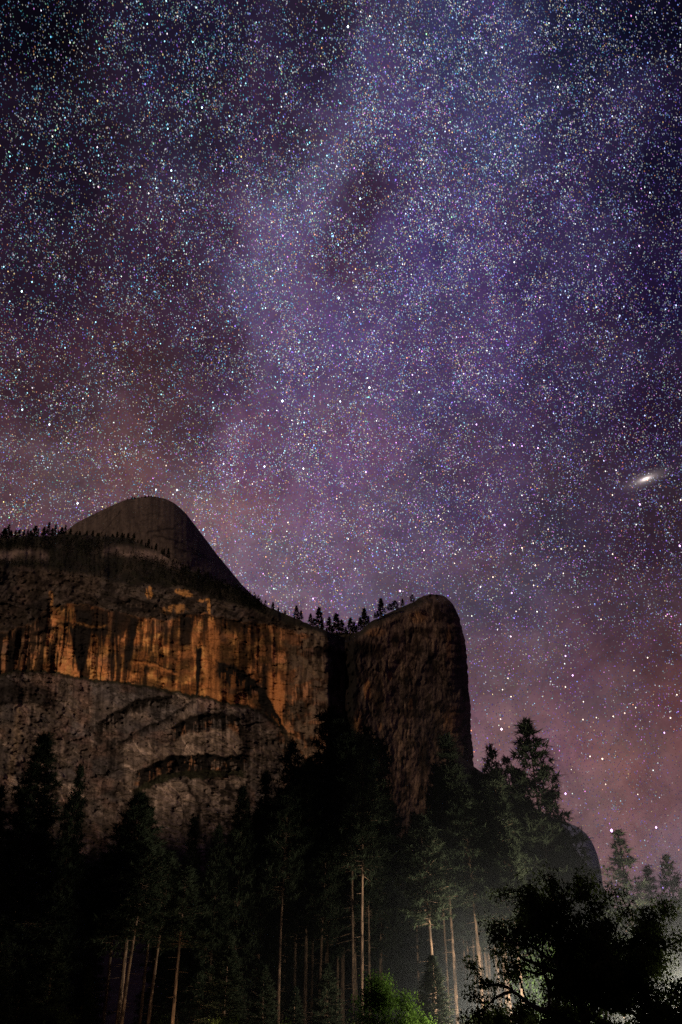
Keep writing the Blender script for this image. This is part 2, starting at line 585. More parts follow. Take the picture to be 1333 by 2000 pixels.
# hanging orange patches above the band
for (cx, cy, rx, ry, k_) in ((292, 1158, 9, 13, 1), (100, 1170, 6, 16, .9), (98, 1198, 6, 9, .9), (140, 1200, 9, 16, 1), (193, 1205, 8, 14, .9),
                             (340, 1190, 26, 11, .7), (356, 1156, 16, 5, .9), (398, 1172, 12, 4, 1), (412, 1186, 4, 13, 1), (370, 1163, 12, 4, .8)):
    rr = np.sqrt(((WX - cx) / rx) ** 2 + ((WY - cy) / ry) ** 2) + 0.5 * (n_mid - 0.5)
    A = mix(A, ochre * 0.9, k_ * (1 - sstep(0.7, 1.1, rr)) * sstep(.25, .5, fbm(PS / 4, Q / 30, 2, 3)))
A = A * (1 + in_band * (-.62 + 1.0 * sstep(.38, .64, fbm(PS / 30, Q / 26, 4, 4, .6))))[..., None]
# streaks
s1 = fbm(PS / 13, Q / 90, 3, 2, 0.55)
s2 = fbm(PS / 3.6, Q / 45, 3, 4, 0.6)
hang = np.clip(1 - (WY - pl(WX, BAND_T)) / (pl(WX, FOOT) - pl(WX, BAND_T) + 1), 0, 1)     # 1 at top of the band
stk = sstep(0.50, 0.57, s1 + 0.10 * (hang - 0.5)) * 0.95
stk = np.maximum(stk, sstep(0.55, 0.62, s2 + 0.10 * (hang - .5)) * 0.85)
amt = pl(P, [(-260, 1), (0, 1), (140, 1), (260, .95), (345, .7), (400, .5), (430, .65), (500, .8), (560, .75), (640, .8)])
A = mix(A, black, in_band * stk * amt)


def blk(poly_l, poly_r, y0, y1, k_=1.0, soft=2.5):
    """a dark water-stain between two leaning edges"""
    e = 3 * (fbm(P / 3, Q / 14, 2, 6) - 0.5)
    t_ = (Q - y0) / (y1 - y0)
    xl = poly_l[0] + (poly_l[1] - poly_l[0]) * t_
    xr = poly_r[0] + (poly_r[1] - poly_r[0]) * t_
    e2 = 10 * (vnoise(PS / 2.5, P * 0, 2) - 0.5)
    return k_ * sstep(-soft, soft, P + e - xl) * sstep(-soft, soft, xr - P - e) * sstep(-3, 3, Q + e2 - y0) * sstep(-4, 4, y1 - Q + e2)


for a_ in (blk((136, 152), (182, 164), 1224, 1312), blk((384, 382), (396, 388), 1266, 1359, 1, 1.2), blk((352, 350), (380, 372), 1204, 1262, .95),
           blk((396, 398), (407, 405), 1202, 1264, .9), blk((296, 292), (304, 298), 1212, 1272, .95), blk((254, 246), (270, 258), 1208, 1290, .95),
           blk((322, 318), (330, 326), 1214, 1262, .9), blk((336, 330), (341, 334), 1210, 1280, .8), blk((222, 210), (232, 220), 1190, 1300, .9),
           blk((18, 14), (32, 26), 1262, 1316, .9), blk((245, 238), (258, 248), 1262, 1330, .9), blk((284, 276), (292, 286), 1300, 1338, .85),
           blk((455, 456), (466, 462), 1300, 1352, .9), blk((512, 512), (524, 520), 1296, 1350, .95), blk((338, 334), (342, 338), 1306, 1330, .9),
           blk((150, 150), (186, 180), 1192, 1222, .9), blk((60, 64), (95, 100), 1160, 1225, .55)):
    A = mix(A, black, a_)
# the clean orange panel beside the dark stripe
clean = sstep(398, 404, P) * (1 - sstep(426, 432, P)) * sstep(1205, 1215, Q) * (1 - sstep(-2, 2, dfoot))
A = mix(A, orange * 0.8, clean * 0.7)
A = A * (1 - 0.35 * clean * sstep(0.5, 0.6, s2))[..., None]
# streaks under each overhang and the dark creases
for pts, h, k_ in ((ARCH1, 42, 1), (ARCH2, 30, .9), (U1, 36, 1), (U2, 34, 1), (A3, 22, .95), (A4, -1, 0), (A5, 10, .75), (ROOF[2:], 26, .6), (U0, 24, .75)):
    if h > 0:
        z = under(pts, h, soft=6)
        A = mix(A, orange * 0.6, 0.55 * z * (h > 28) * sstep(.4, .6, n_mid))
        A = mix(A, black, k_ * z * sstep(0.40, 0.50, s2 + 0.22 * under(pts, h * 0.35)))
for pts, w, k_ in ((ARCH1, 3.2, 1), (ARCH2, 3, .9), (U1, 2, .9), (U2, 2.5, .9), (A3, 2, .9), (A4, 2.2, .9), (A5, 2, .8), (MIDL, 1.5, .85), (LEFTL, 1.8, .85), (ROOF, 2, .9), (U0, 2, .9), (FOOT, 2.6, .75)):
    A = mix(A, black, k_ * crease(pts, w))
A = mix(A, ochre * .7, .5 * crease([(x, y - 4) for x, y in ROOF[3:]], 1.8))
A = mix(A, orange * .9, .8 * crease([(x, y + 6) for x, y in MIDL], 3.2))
# dark strip above the left slab arch and vegetated ledges
d4, m4 = dline(A4)
A = mix(A, black * 1.5, m4 * sstep(-42, -30, d4 + 12 * (n_mid - .5)) * (1 - sstep(-2, 0, d4)) * 0.85 * sstep(.3, .5, s1 + .1))
d2, m2 = dline(U2)
A = mix(A, np.array([0.02, 0.022, 0.014]), m2 * sstep(28, 32, d2 + 6 * (n_mid - .5)) * (1 - sstep(42, 48, d2 + 14 * (n_mid - .5))))
A = mix(A, np.array([0.02, 0.022, 0.014]), (dfoot > -2) * (1 - sstep(3, 7, dfoot + 9 * (fbm(P / 6, Q / 6, 3, 1) - .5))) * .8 * (P < 560))
# bright block and lower slabs
blkm = sstep(282, 296, WX) * (1 - sstep(474, 482, WX)) * sstep(pl(WX, U1) + 30, pl(WX, U1) + 38, WY) * (1 - sstep(-2, 1, d2))
A = mix(A, np.array([0.20, 0.165, 0.14]), blkm * 0.8)
low = sstep(280, 300, WX) * (1 - sstep(478, 492, WX)) * sstep(44, 52, d2) * (1 - sstep(1640, 1700, WY))
A = mix(A, np.array([0.20, 0.17, 0.15]), low * 0.75)
A = A * (1 - 0.85 * low * np.exp(-((WX - (372 + 0.22 * (WY - 1525) + 6 * np.sin(WY / 13))) / 4.5) ** 2))[..., None]
A = A * (1 - 0.8 * low * np.exp(-((WX - (350 + 0.3 * (WY - 1560))) / 2.0) ** 2) * (WY > 1555))[..., None]
A = A * (1 - 0.8 * low * sstep(0.56, 0.62, fbm(P / 14, Q / 8, 3, 3)) * sstep(392, 402, WX))[..., None]
A = mix(A, black * 1.6, blk((206, 212), (228, 226), 1444, 1506, .85, 3))
A = mix(A, black * 1.6, blk((482, 478), (520, 535), 1380, 1520, .6, 8) * sstep(.35, .5, s2))
A = mix(A, np.array([0.30, 0.235, 0.17]), .75 * np.exp(-((P - pl(Q, [(1375, 37), (1450, 34), (1500, 22), (1540, 20)])) / 6.5) ** 2) * sstep(1374, 1384, Q) * (1 - sstep(1510, 1530, Q)))
A = A * (1 - 0.75 * np.exp(-((WY - (1435 - 0.75 * (WX - 100))) / 2.2) ** 2) * sstep(95, 102, WX) * (1 - sstep(132, 140, WX)))[..., None]
A = mix(A, A * 1.75, below * sstep(.5, .66, fbm(WP / 24, WQ / 15, 5, 4, .62)))
# pale diagonal scars
scar = sstep(.60, .68, fbm((WP - .9 * WQ) / 6, (WQ + WP) / 90, 4, 2, .5)) * sstep(.45, .6, n_big)
A = A * (1 + .9 * below * scar)[..., None]
# faint vertical washes on the lower slabs
A = A * (1 - 0.42 * below * sstep(0.48, 0.6, fbm(PS / 6, Q / 120, 3, 6)))[..., None]
A = A * (1 - 0.45 * below * sstep(0.53, 0.66, fbm((WP - WQ * 1.6) / 14, (WP + WQ) / 60, 4, 5, .6)))[..., None] * (1 - .3 * below * sstep(.5, .64, fbm(P / 22, Q / 11, 3, 3, .5)))[..., None]
A = A * (1 - .7 * np.maximum(cracks(P + .4 * Q, Q - .3 * P, 80, 26, 2), cracks(P, Q, 34, 60, 5, .006) * .7) * (1 - .4 * in_band))[..., None]
# far right: greyer, blotched
A = A * (1 - .5 * sstep(425, 480, P) * (.4 + .6 * sstep(.4, .55, n_mid)))[..., None] * (1 - .3 * sstep(110, 40, P))[..., None]
rt = sstep(545, 590, P)
A = mix(A, np.array([0.17, 0.135, 0.105]), rt * 0.6 * sstep(.35, .6, n_mid))
A = A * (1 - 0.6 * rt * sstep(.52, .6, fbm(PS / 7, Q / 22, 3, 1)))[..., None]
A = mix(A, orange * .8, .9 * sstep(520, 530, P) * (1 - sstep(552, 560, P)) * sstep(1308, 1318, Q) * (1 - sstep(-4, 0, (WY - pl(WX, ARCH1)))) * sstep(.35, .5, s1 + .08))
# scrubby upper slope
vegcol = np.array([0.014, 0.015, 0.011])
A = mix(A, vegcol, forest * (0.75 + 0.25 * sstep(.4, .5, n_mid)))
patch1 = sstep(195, 205, WX) * (1 - sstep(345, 360, WX)) * np.exp(-((WY - pl(WX, [(195, 1074), (250, 1074), (300, 1085), (350, 1106)])) / 8.0) ** 2)
patch2 = (1 - sstep(80, 105, WX)) * np.exp(-((WY - pl(WX, [(-260, 1095), (0, 1086), (60, 1080), (100, 1092)])) / 9.0) ** 2)
A = mix(A, np.array([0.17, 0.135, 0.12]), np.clip(patch1 + patch2 * .8, 0, 1) * (.35 + .65 * sstep(.35, .6, n_mid)))
# lower brushy foot
A = mix(A, vegcol * 1.3, sstep(1560, 1700, Q) * sstep(.42, .55, fbm(P / 18, Q / 26, 4, 7) + .0012 * (Q - 1640)))
A = np.clip(A, 0.006, 0.6)
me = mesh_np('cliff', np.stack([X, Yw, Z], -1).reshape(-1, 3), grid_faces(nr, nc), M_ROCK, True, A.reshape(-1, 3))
tag(link('cliff', me), 'long granite cliff with orange wall, black water streaks and arches', 'cliff', None, 'structure')

# ------------------------------------------------------------------ rock column on the right
COL_TOP = [(674, 1246), (700, 1232), (722, 1213), (745, 1200), (765, 1191), (790, 1181), (808, 1174), (824, 1167), (838, 1163), (856, 1161), (885, 1164)]
COL_R = [(1162, 866), (1168, 874), (1178, 884), (1190, 891), (1205, 897), (1222, 902), (1240, 907), (1262, 911), (1300, 913), (1360, 917), (1420, 921), (1470, 924), (1520, 928), (1700, 942), (1950, 960)]
nc2, nr2 = 190, 380
uu = np.linspace(0, 1, nc2)
vv = np.linspace(0, 1, nr2)
pxt = 674 + (878 - 674) * uu
ptop = pl(pxt, COL_TOP) + 2.5 * (vnoise(pxt / 8, 0 * pxt, 2) - 0.5)
Q = 1930 + (ptop[None, :] - 1930) * vv[:, None]
PR = pl(Q, COL_R) + 2.2 * (fbm(Q / 16, Q * 0 + 1, 3, 4) - 0.5) * 2 + 5.0 * (fbm(Q / 9, Q * 0 + 4, 4, 6, .6) - 0.5)
U = np.broadcast_to(uu, Q.shape)
P = 674 + (PR - 674) * U
turnR = 1 - np.sqrt(np.clip(1 - np.clip((U - 0.80) / 0.20, 0, 1) ** 2, 0, 1))
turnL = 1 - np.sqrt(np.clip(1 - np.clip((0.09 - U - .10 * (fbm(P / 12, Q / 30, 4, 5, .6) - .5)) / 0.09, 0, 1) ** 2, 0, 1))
Y = 880 + 150 * U + 60 * turnR + 120 * turnL
Y += (1760 - Q) * 0.05
Y += 6 * (fbm(P / 26, Q / 40, 4, 6, .5) - 0.5) * 2 + 1.6 * (fbm(P / 5, Q / 8, 3, 2) - 0.5) - 6 * np.abs(2 * fbm((P + 26 * fbm(P / 40, Q / 40, 3, 3)) / 13, Q / 60, 4, 1) - 1) * sstep(.38, .6, fbm(P / 40, Q / 40, 3, 7))
nn = fbm(P / 24, Q / 60, 4, 2, .55) * 7
Y += 1.6 * (np.floor(nn) + sstep(.75, 1, nn - np.floor(nn)) - nn)
Y += 60 * sstep(22, 0, Q - ptop[None, :]) ** 2 * 0.6
X, Yw, Z = at(P, Q, Y)
nm, nb = fbm(P / 14, Q / 16, 5, 3, .6), fbm(P / 45, Q / 60, 4, 5)
A = np.broadcast_to(np.array([0.068, 0.053, 0.046]), P.shape + (3,))
A = mix(A, np.array([0.115, 0.084, 0.066]), sstep(.4, .65, nb))
A = A * (1 - .7 * sstep(.52, .62, nm))[..., None] * (1 - .3 * sstep(.5, .6, fbm(P / 5, Q / 40, 3, 4)))[..., None]
for (cx, cy, rx, ry, k_) in ((718, 1345, 7, 20, 1), (762, 1320, 4, 9, .9), (742, 1420, 4, 7, .4), (803, 1375, 4, 13, .6), (735, 1235, 22, 9, .45), (818, 1205, 18, 12, .5), (877, 1255, 5, 40, .4), (885, 1410, 22, 30, .35), (905, 1250, 5, 30, .3), (700, 1410, 9, 22, .5)):
    rr = np.sqrt(((P - cx) / rx) ** 2 + ((Q - cy) / ry) ** 2) + 1.1 * (nm - .5)
    A = mix(A, np.array([0.22, 0.12, 0.055]), k_ * (1 - sstep(.6, 1.2, rr)))
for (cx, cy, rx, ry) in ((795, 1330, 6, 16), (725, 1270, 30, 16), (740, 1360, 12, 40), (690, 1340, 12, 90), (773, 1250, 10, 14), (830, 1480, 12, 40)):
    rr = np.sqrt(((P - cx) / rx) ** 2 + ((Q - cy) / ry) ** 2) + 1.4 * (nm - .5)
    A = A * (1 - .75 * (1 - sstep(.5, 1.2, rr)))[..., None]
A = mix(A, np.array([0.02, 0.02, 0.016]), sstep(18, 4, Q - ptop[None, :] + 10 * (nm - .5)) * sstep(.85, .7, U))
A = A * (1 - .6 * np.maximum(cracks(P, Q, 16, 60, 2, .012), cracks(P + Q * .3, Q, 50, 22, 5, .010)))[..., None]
A = A * (1 - .75 * sstep(.15, .04, U + .12 * (nm - .5)))[..., None]  # left flank darkened in colour to stand for the gully's shade
A = np.clip(A, 0.008, .6)
# plateau behind the rim
bx, by, bz, ba = [X], [Yw], [Z], [A]
for j in range(1, 5):
    bx.append(X[-1:] + 0); by.append(Yw[-1:] + 26 * j); bz.append(Z[-1:] + 1.0 * j); ba.append(A[-1:] * 0.5)
X, Yw, Z, A = np.vstack(bx), np.vstack(by), np.vstack(bz), np.vstack(ba)
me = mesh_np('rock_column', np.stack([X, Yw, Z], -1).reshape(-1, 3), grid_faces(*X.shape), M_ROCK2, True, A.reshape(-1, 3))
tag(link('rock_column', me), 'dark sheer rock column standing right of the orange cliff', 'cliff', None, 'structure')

# gully behind the gap
gu = np.linspace(600, 770, 70)
gq = np.linspace(1900, 1236, 150)
P, Q = np.meshgrid(gu, gq)
Y = 1010 + (1900 - Q) * 0.16 + 14 * (fbm(P / 12, Q / 14, 4, 2) - .5) * 2
X, Yw, Z = at(P, Q, Y)
A = np.full(P.shape + (3,), 1.0) * np.array([0.022, 0.021, 0.018]) * (0.6 + .8 * fbm(P / 8, Q / 10, 3, 1))[..., None]  # near-black tint carries the recess's shade along with wet, overgrown rock
me = mesh_np('gully', np.stack([X, Yw, Z], -1).reshape(-1, 3), grid_faces(*X.shape), M_ROCK2, True, A.reshape(-1, 3))
tag(link('gully', me), 'black gully in the notch between cliff and rock column', 'gully', None, 'structure')


# ------------------------------------------------------------------ domes
def dome(name, topline, p0, p1, n, depth, y0, back, roll, colfn, mat, label, cat, rows=110):
    u = np.linspace(p0, p1, n)
    tp = pl(u, topline)
    k_ = np.ones(9) / 9
    tp = np.convolve(np.pad(tp, 4, mode='edge'), k_, 'valid') + 1.0 * (vnoise(u / 5, 0 * u, 3) - .5)
    d = depth * np.linspace(0, 1, rows) ** 1.8
    P = np.broadcast_to(u, (rows, n))
    D = np.broadcast_to(d[:, None], (rows, n))
    Q = tp[None, :] + D
    tt = 1 - np.clip(D / roll, 0, 1)
    Y = y0 + back * (1 - np.sqrt(1 - 0.995 * tt ** 2)) - 0.5 * D
    Y = Y + (fbm(P / 30, Q / 22, 5, 4, .55) - .5) * back * .05 + (fbm(P / 5, Q / 4, 3, 6) - .5) * back * .012
    X, Yw, Z = at(P, Q, Y)
    A = colfn(P, Q, D)
    me = mesh_np(name, np.stack([X, Yw, Z], -1).reshape(-1, 3), grid_faces(rows, n)[:, ::-1], mat, True, A.reshape(-1, 3))
    return tag(link(name, me), label, cat, None, 'structure')


DOME_T = [(60, 1075), (100, 1056), (128, 1038), (150, 1021), (190, 1001), (215, 989), (245, 976), (275, 971), (300, 969), (325, 974), (345, 985),
          (365, 1004), (380, 1024), (400, 1050), (425, 1084), (450, 1114), (475, 1144), (500, 1168), (525, 1188), (548, 1206)]


def dome_col(P, Q, D):
    A = np.broadcast_to(np.array([0.058, 0.048, 0.041]), P.shape + (3,)) * (.75 + .5 * fbm(P / 25, Q / 20, 4, 2))[..., None]
    for pts, w in (([(285, 1040), (315, 1034), (345, 1032)], 2.0), ([(300, 1046), (330, 1052), (360, 1062), (400, 1085)], 2.0), ([(365, 1010), (385, 1040), (395, 1062)], 1.6), ([(340, 1070), (380, 1080), (420, 1098)], 2.0), ([(200, 1040), (225, 1010), (240, 996)], 1.2)):
        x = P + 6 * (fbm(P / 20, Q / 20, 2, 3) - .5)
        d_ = Q - pl(x, pts) + 5 * (fbm(P / 9, Q / 9, 3, 5) - .5)
        A = A * (1 - .7 * np.exp(-(d_ / w) ** 2) * (x > pts[0][0]) * (x < pts[-1][0]))[..., None]
    A = A * (1 - .5 * np.maximum(cracks(P - Q * .6, Q + P * .3, 60, 18, 4, .010), .6 * cracks(P, Q, 22, 26, 1, .010)))[..., None]
    sh = D / 17 + 1.6 * (fbm(P / 40, Q / 30, 3, 7) - .5) + P / 190
    fr = np.abs(sh - np.round(sh))
    A = A * (1 - .5 * np.exp(-(fr / .05) ** 2) * sstep(.42, .6, fbm(P / 22, Q / 16, 3, 4)))[..., None]
    A = A * (.78 + .45 * sstep(.3, .7, fbm(P / 4, D / 45 + P / 80, 4, 5, .6)))[..., None]
    return A * (.65 + .75 * fbm(P / 5, Q / 5, 4, 2, .65))[..., None]


dome('granite_dome', DOME_T, 60, 548, 330, 190, 1340, 430, 130, dome_col, M_DOME, 'rounded bare granite dome rising behind the forested rim', 'dome')
FAR_T = [(960, 1570), (1040, 1588), (1090, 1600), (1105, 1605), (1122, 1612), (1138, 1621), (1150, 1634), (1160, 1650), (1168, 1670), (1174, 1692), (1180, 1740), (1186, 1800)]
dome('distant_dome', FAR_T, 960, 1186, 140, 240, 2600, 500, 90,
     lambda P, Q, D: np.broadcast_to(np.array([0.13, 0.165, 0.24]), P.shape + (3,)) * (.6 + .8 * fbm(P / 10, Q / 14, 4, 2))[..., None], M_DOME,  # blue of the distant haze is put into the rock tint
     'small bluish distant dome low on the right above the oak', 'dome')
RIDGE_T = [(890, 1470), (915, 1488), (930, 1501), (950, 1513), (975, 1532), (1010, 1556), (1050, 1580), (1090, 1606), (1140, 1680), (1200, 1760)]
dome('hill', RIDGE_T, 890, 1200, 120, 320, 760, 120, 70,
     lambda P, Q, D: np.broadcast_to(np.array([0.020, 0.019, 0.016]), P.shape + (3,)) * (.6 + .8 * fbm(P / 8, Q / 8, 3, 2))[..., None], M_DOME,
     'dark wooded slope falling away right of the rock column', 'hill')

# talus between the forest and the cliff foot
tu = np.linspace(-600, 700, 130)
tv = np.linspace(0, 1, 50)
TX, TV = np.meshgrid(tu, tv)
TY = 330 + 560 * TV
TZ = -1 + 115 * TV ** 1.3 + 16 * (fbm(TX / 50, TY / 50, 4, 2) - .5) * sstep(0, .2, TV)
A = np.full(TX.shape + (3,), 1.0) * np.array([0.05, 0.043, 0.036]) * (.4 + 1.2 * fbm(TX / 22, TY / 22, 4, 3))[..., None]
me = mesh_np('talus_slope', np.stack([TX, TY, TZ], -1).reshape(-1, 3), grid_faces(*TX.shape), M_ROCK2, True, A.reshape(-1, 3))
tag(link('talus_slope', me), 'shadowed rubble slope at the foot of the cliff behind the pines', 'slope', None, 'structure')


# ------------------------------------------------------------------ conifers
def rot_basis(d):
    d = d / (np.linalg.norm(d, axis=-1, keepdims=True) + 1e-9)
    a = np.where(np.abs(d[:, 2:3]) < .9, np.array([[0, 0, 1.]]), np.array([[1., 0, 0]]))
    b = np.cross(d, a)
    b /= np.linalg.norm(b, axis=-1, keepdims=True) + 1e-9
    return d, b, np.cross(d, b)


def needles(cen, dirs, size, per, width, rng, spread=0.9):
    """tufts: 'per' narrow blades radiating from each centre"""
    n = len(cen)
    d = np.repeat(dirs, per, 0) + rng.normal(0, spread, (n * per, 3))
    d, b, c_ = rot_basis(d)
    L = np.repeat(size, per)[:, None] * rng.uniform(.7, 1.25, (n * per, 1))
    w = L * width * rng.uniform(.7, 1.4, (n * per, 1))
    p = np.repeat(cen, per, 0)
    V = np.stack([p - b * w - d * L * .15, p + b * w - d * L * .15, p + d * L], 1).reshape(-1, 3)
    return V, np.arange(n * per * 3).reshape(-1, 3)


def tube(pts, rad, sides=7):
    pts = np.asarray(pts, float)
    n = len(pts)
    tan = np.gradient(pts, axis=0)
    _, b, c_ = rot_basis(tan)
    a = np.linspace(0, 2 * np.pi, sides, endpoint=False)
    R = np.asarray(rad)[:, None, None]
    V = pts[:, None] + R * (np.cos(a)[None, :, None] * b[:, None] + np.sin(a)[None, :, None] * c_[:, None])
    i = np.arange(n * sides).reshape(n, sides)
    F = np.stack([i[:-1], np.roll(i, -1, 1)[:-1], np.roll(i, -1, 1)[1:], i[1:]], -1).reshape(-1, 4)
    return V.reshape(-1, 3), F


def join(parts):
    Vs, Fs, o_ = [], [], 0
    for V, F in parts:
        Vs.append(V); Fs.append(F + o_); o_ += len(V)
    return np.vstack(Vs), np.vstack(Fs)


def conifer(seed, H=40.0, base=.38, rmax=3.8, shape='cone', nbr=190, dens=1.0, tuft=.75, per=7, width=.10, droop=.25, trunk_r=.34, gaps=.15):
    rng = np.random.default_rng(seed)
    bend = rng.normal(0, .25, 2)
    zt = np.linspace(0, 1, 14)
    axis = np.stack([bend[0] * np.sin(zt * 2.2), bend[1] * np.sin(zt * 3.0 + 1) - bend[1] * math.sin(1), zt * H], -1)
    rad = trunk_r * (1 - zt) ** .8 + .02
    rad[0] *= 1.35
    parts = [tube(axis, rad, 8)]
    cen, dr, sz = [], [], []
    hs = base + (1 - base) * np.sort(rng.uniform(0, 1, nbr)) ** .92
    gapmask = np.sin(hs * 40 + rng.uniform(0, 6)) + rng.normal(0, .6, nbr)
    for i, h in enumerate(hs):
        f = (h - base) / (1 - base)
        if gapmask[i] < -1.6 + gaps:
            continue
        if shape == 'cone':
            L = rmax * ((1 - f) ** .85) * (.55 + .45 * min(1, f / .12)) + .25
        elif shape == 'round':
            L = rmax * (math.sin(math.pi * min(1, .12 + .88 * f)) ** .6) * (1.05 - .45 * f) * (1 if f < .8 else (1 - f) / .2 * .75 + .25) + .2
        else:
            L = rmax * (1 - f) ** .72 * (.78 + .22 * math.sin(f * 17 + seed)) * (.6 + .4 * min(1, f / .15)) + .3
        L *= rng.uniform(.55, 1.18)
        az = i * 2.39996 + rng.normal(0, .4)
        up = .10 + .55 * f - droop * (1 - f) + rng.normal(0, .12)
        x0 = np.array([np.interp(h, zt, axis[:, 0]), np.interp(h, zt, axis[:, 1]), h * H])
        s = np.linspace(0, 1, 5)
        out_ = np.array([math.cos(az), math.sin(az), 0])
        pts = x0 + s[:, None] * L * out_ + np.stack([0 * s, 0 * s, L * (up * s - .25 * s ** 2 + .22 * s ** 3)], -1)
        parts.append(tube(pts, (.05 * (1 - f) + .02) * (1 - .8 * s) * (L / rmax + .3), 3))
        nt_ = max(3, int(L * 3.4 * dens))
        st = rng.uniform(.28, 1.0, nt_) ** .75
        side = np.array([-out_[1], out_[0], 0])
        cpos = np.stack([np.interp(st, s, pts[:, k_]) for k_ in range(3)], -1)
        cpos += side * (rng.normal(0, .24, (nt_, 1)) * L * (1.15 - st[:, None])) + rng.normal(0, .12, (nt_, 3))
        cen.append(cpos)
        dr.append(np.tile(out_ * .7 + np.array([0, 0, .25]), (nt_, 1)))
        sz.append(np.full(nt_, tuft) * rng.uniform(.7, 1.2, nt_))
    # leader
    nt_ = 16
    zz = rng.uniform(.95, 1.0, nt_)
    cen.append(np.stack([np.interp(zz, zt, axis[:, 0]), np.interp(zz, zt, axis[:, 1]), zz * H], -1) + rng.normal(0, .08, (nt_, 3)))
    dr.append(np.tile(np.array([0, 0, .9]), (nt_, 1)))
    sz.append(np.full(nt_, tuft * .8))
    # dead stubs on the bare stem
    for j in range(15):
        h = rng.uniform(base * .35, base * 1.05)
        az = rng.uniform(0, 6.28)
        x0 = np.array([np.interp(h, zt, axis[:, 0]), np.interp(h, zt, axis[:, 1]), h * H])
        e = x0 + np.array([math.cos(az), math.sin(az), -.15]) * rng.uniform(.3, 1.5)
        parts.append(tube(np.stack([x0, (x0 + e) / 2, e]), np.array([.05, .035, .015]), 3))
    cen, dr, sz = np.vstack(cen), np.vstack(dr), np.concatenate(sz)
    VT, FT = join(parts)
    VC, FC = needles(cen, dr, sz, per, width, rng)
    return (mesh_np('trunk', VT, FT, M_BARK, True), mesh_np('crown', VC, FC, M_NEEDLE), H, rmax)


PROTO = {
    'fir': [conifer(1, base=.10, rmax=4.6, shape='cone', nbr=480, dens=1.7, gaps=-.6, trunk_r=.26, droop=.45), conifer(2, base=.16, rmax=4.4, shape='cone', nbr=430, dens=1.6, gaps=-.3, trunk_r=.26, droop=.4)],
    'pine': [conifer(3, base=.30, rmax=4.0, shape='round', nbr=280, dens=1.4, droop=.3, gaps=.1, trunk_r=.26), conifer(4, base=.36, rmax=4.0, shape='round', nbr=240, dens=1.35, droop=.2, gaps=.1, trunk_r=.26),
             conifer(5, base=.30, rmax=4.2, shape='open', nbr=250, dens=1.35, droop=.3, gaps=.2, trunk_r=.26)],
    'sky': [conifer(8, base=.22, rmax=4.4, shape='cone', nbr=300, dens=1.25, gaps=.25, trunk_r=.26, droop=.25), conifer(9, base=.25, rmax=4.4, shape='cone', nbr=260, dens=1.25, gaps=.35, trunk_r=.26, droop=.15)],
    'bare': [conifer(10, base=.46, rmax=4.6, shape='cone', nbr=360, dens=1.7, gaps=-.4, trunk_r=.24, droop=.45)],
    'tall': [conifer(6, base=.54, rmax=3.4, shape='round', nbr=210, dens=1.4, gaps=.2, trunk_r=.24), conifer(7, base=.60, rmax=3.2, shape='open', nbr=190, dens=1.4, gaps=.2, trunk_r=.21)],
}
_cnt = {}


def put_tree(name, kind, X, Y, H, width, label, group=None, cat='tree', z=0.0, base_name=None):
    i = _cnt.get(kind, 0)
    _cnt[kind] = i + 1
    tm, cm, h0, r0 = PROTO[kind][i % len(PROTO[kind])]
    e = empty(name, (X, Y, z - .3), (i * 2.4 + 0.7 * X) % 6.28)
    tag(e, label, cat, group)
    sx = width / (2 * r0)
    tr = link('trunk', tm, e)
    tr.scale = ((.6 + .4 * sx), (.6 + .4 * sx), H / h0)
    cr_ = link('crown', cm, e)
    cr_.scale = (sx, sx, H / h0)
    return e


def tree_top(px, top, wpx, Y, kind, label, group=None, name='pine_tree'):
    """tree whose tip shows at (px, top) when standing Y metres ahead"""
    p = at3(px, top, Y)
    dist = math.hypot(Y, p.z)
    return put_tree(name, kind, p.x, Y, p.z + .3, wpx / FPX * dist * 1.28, label, group)


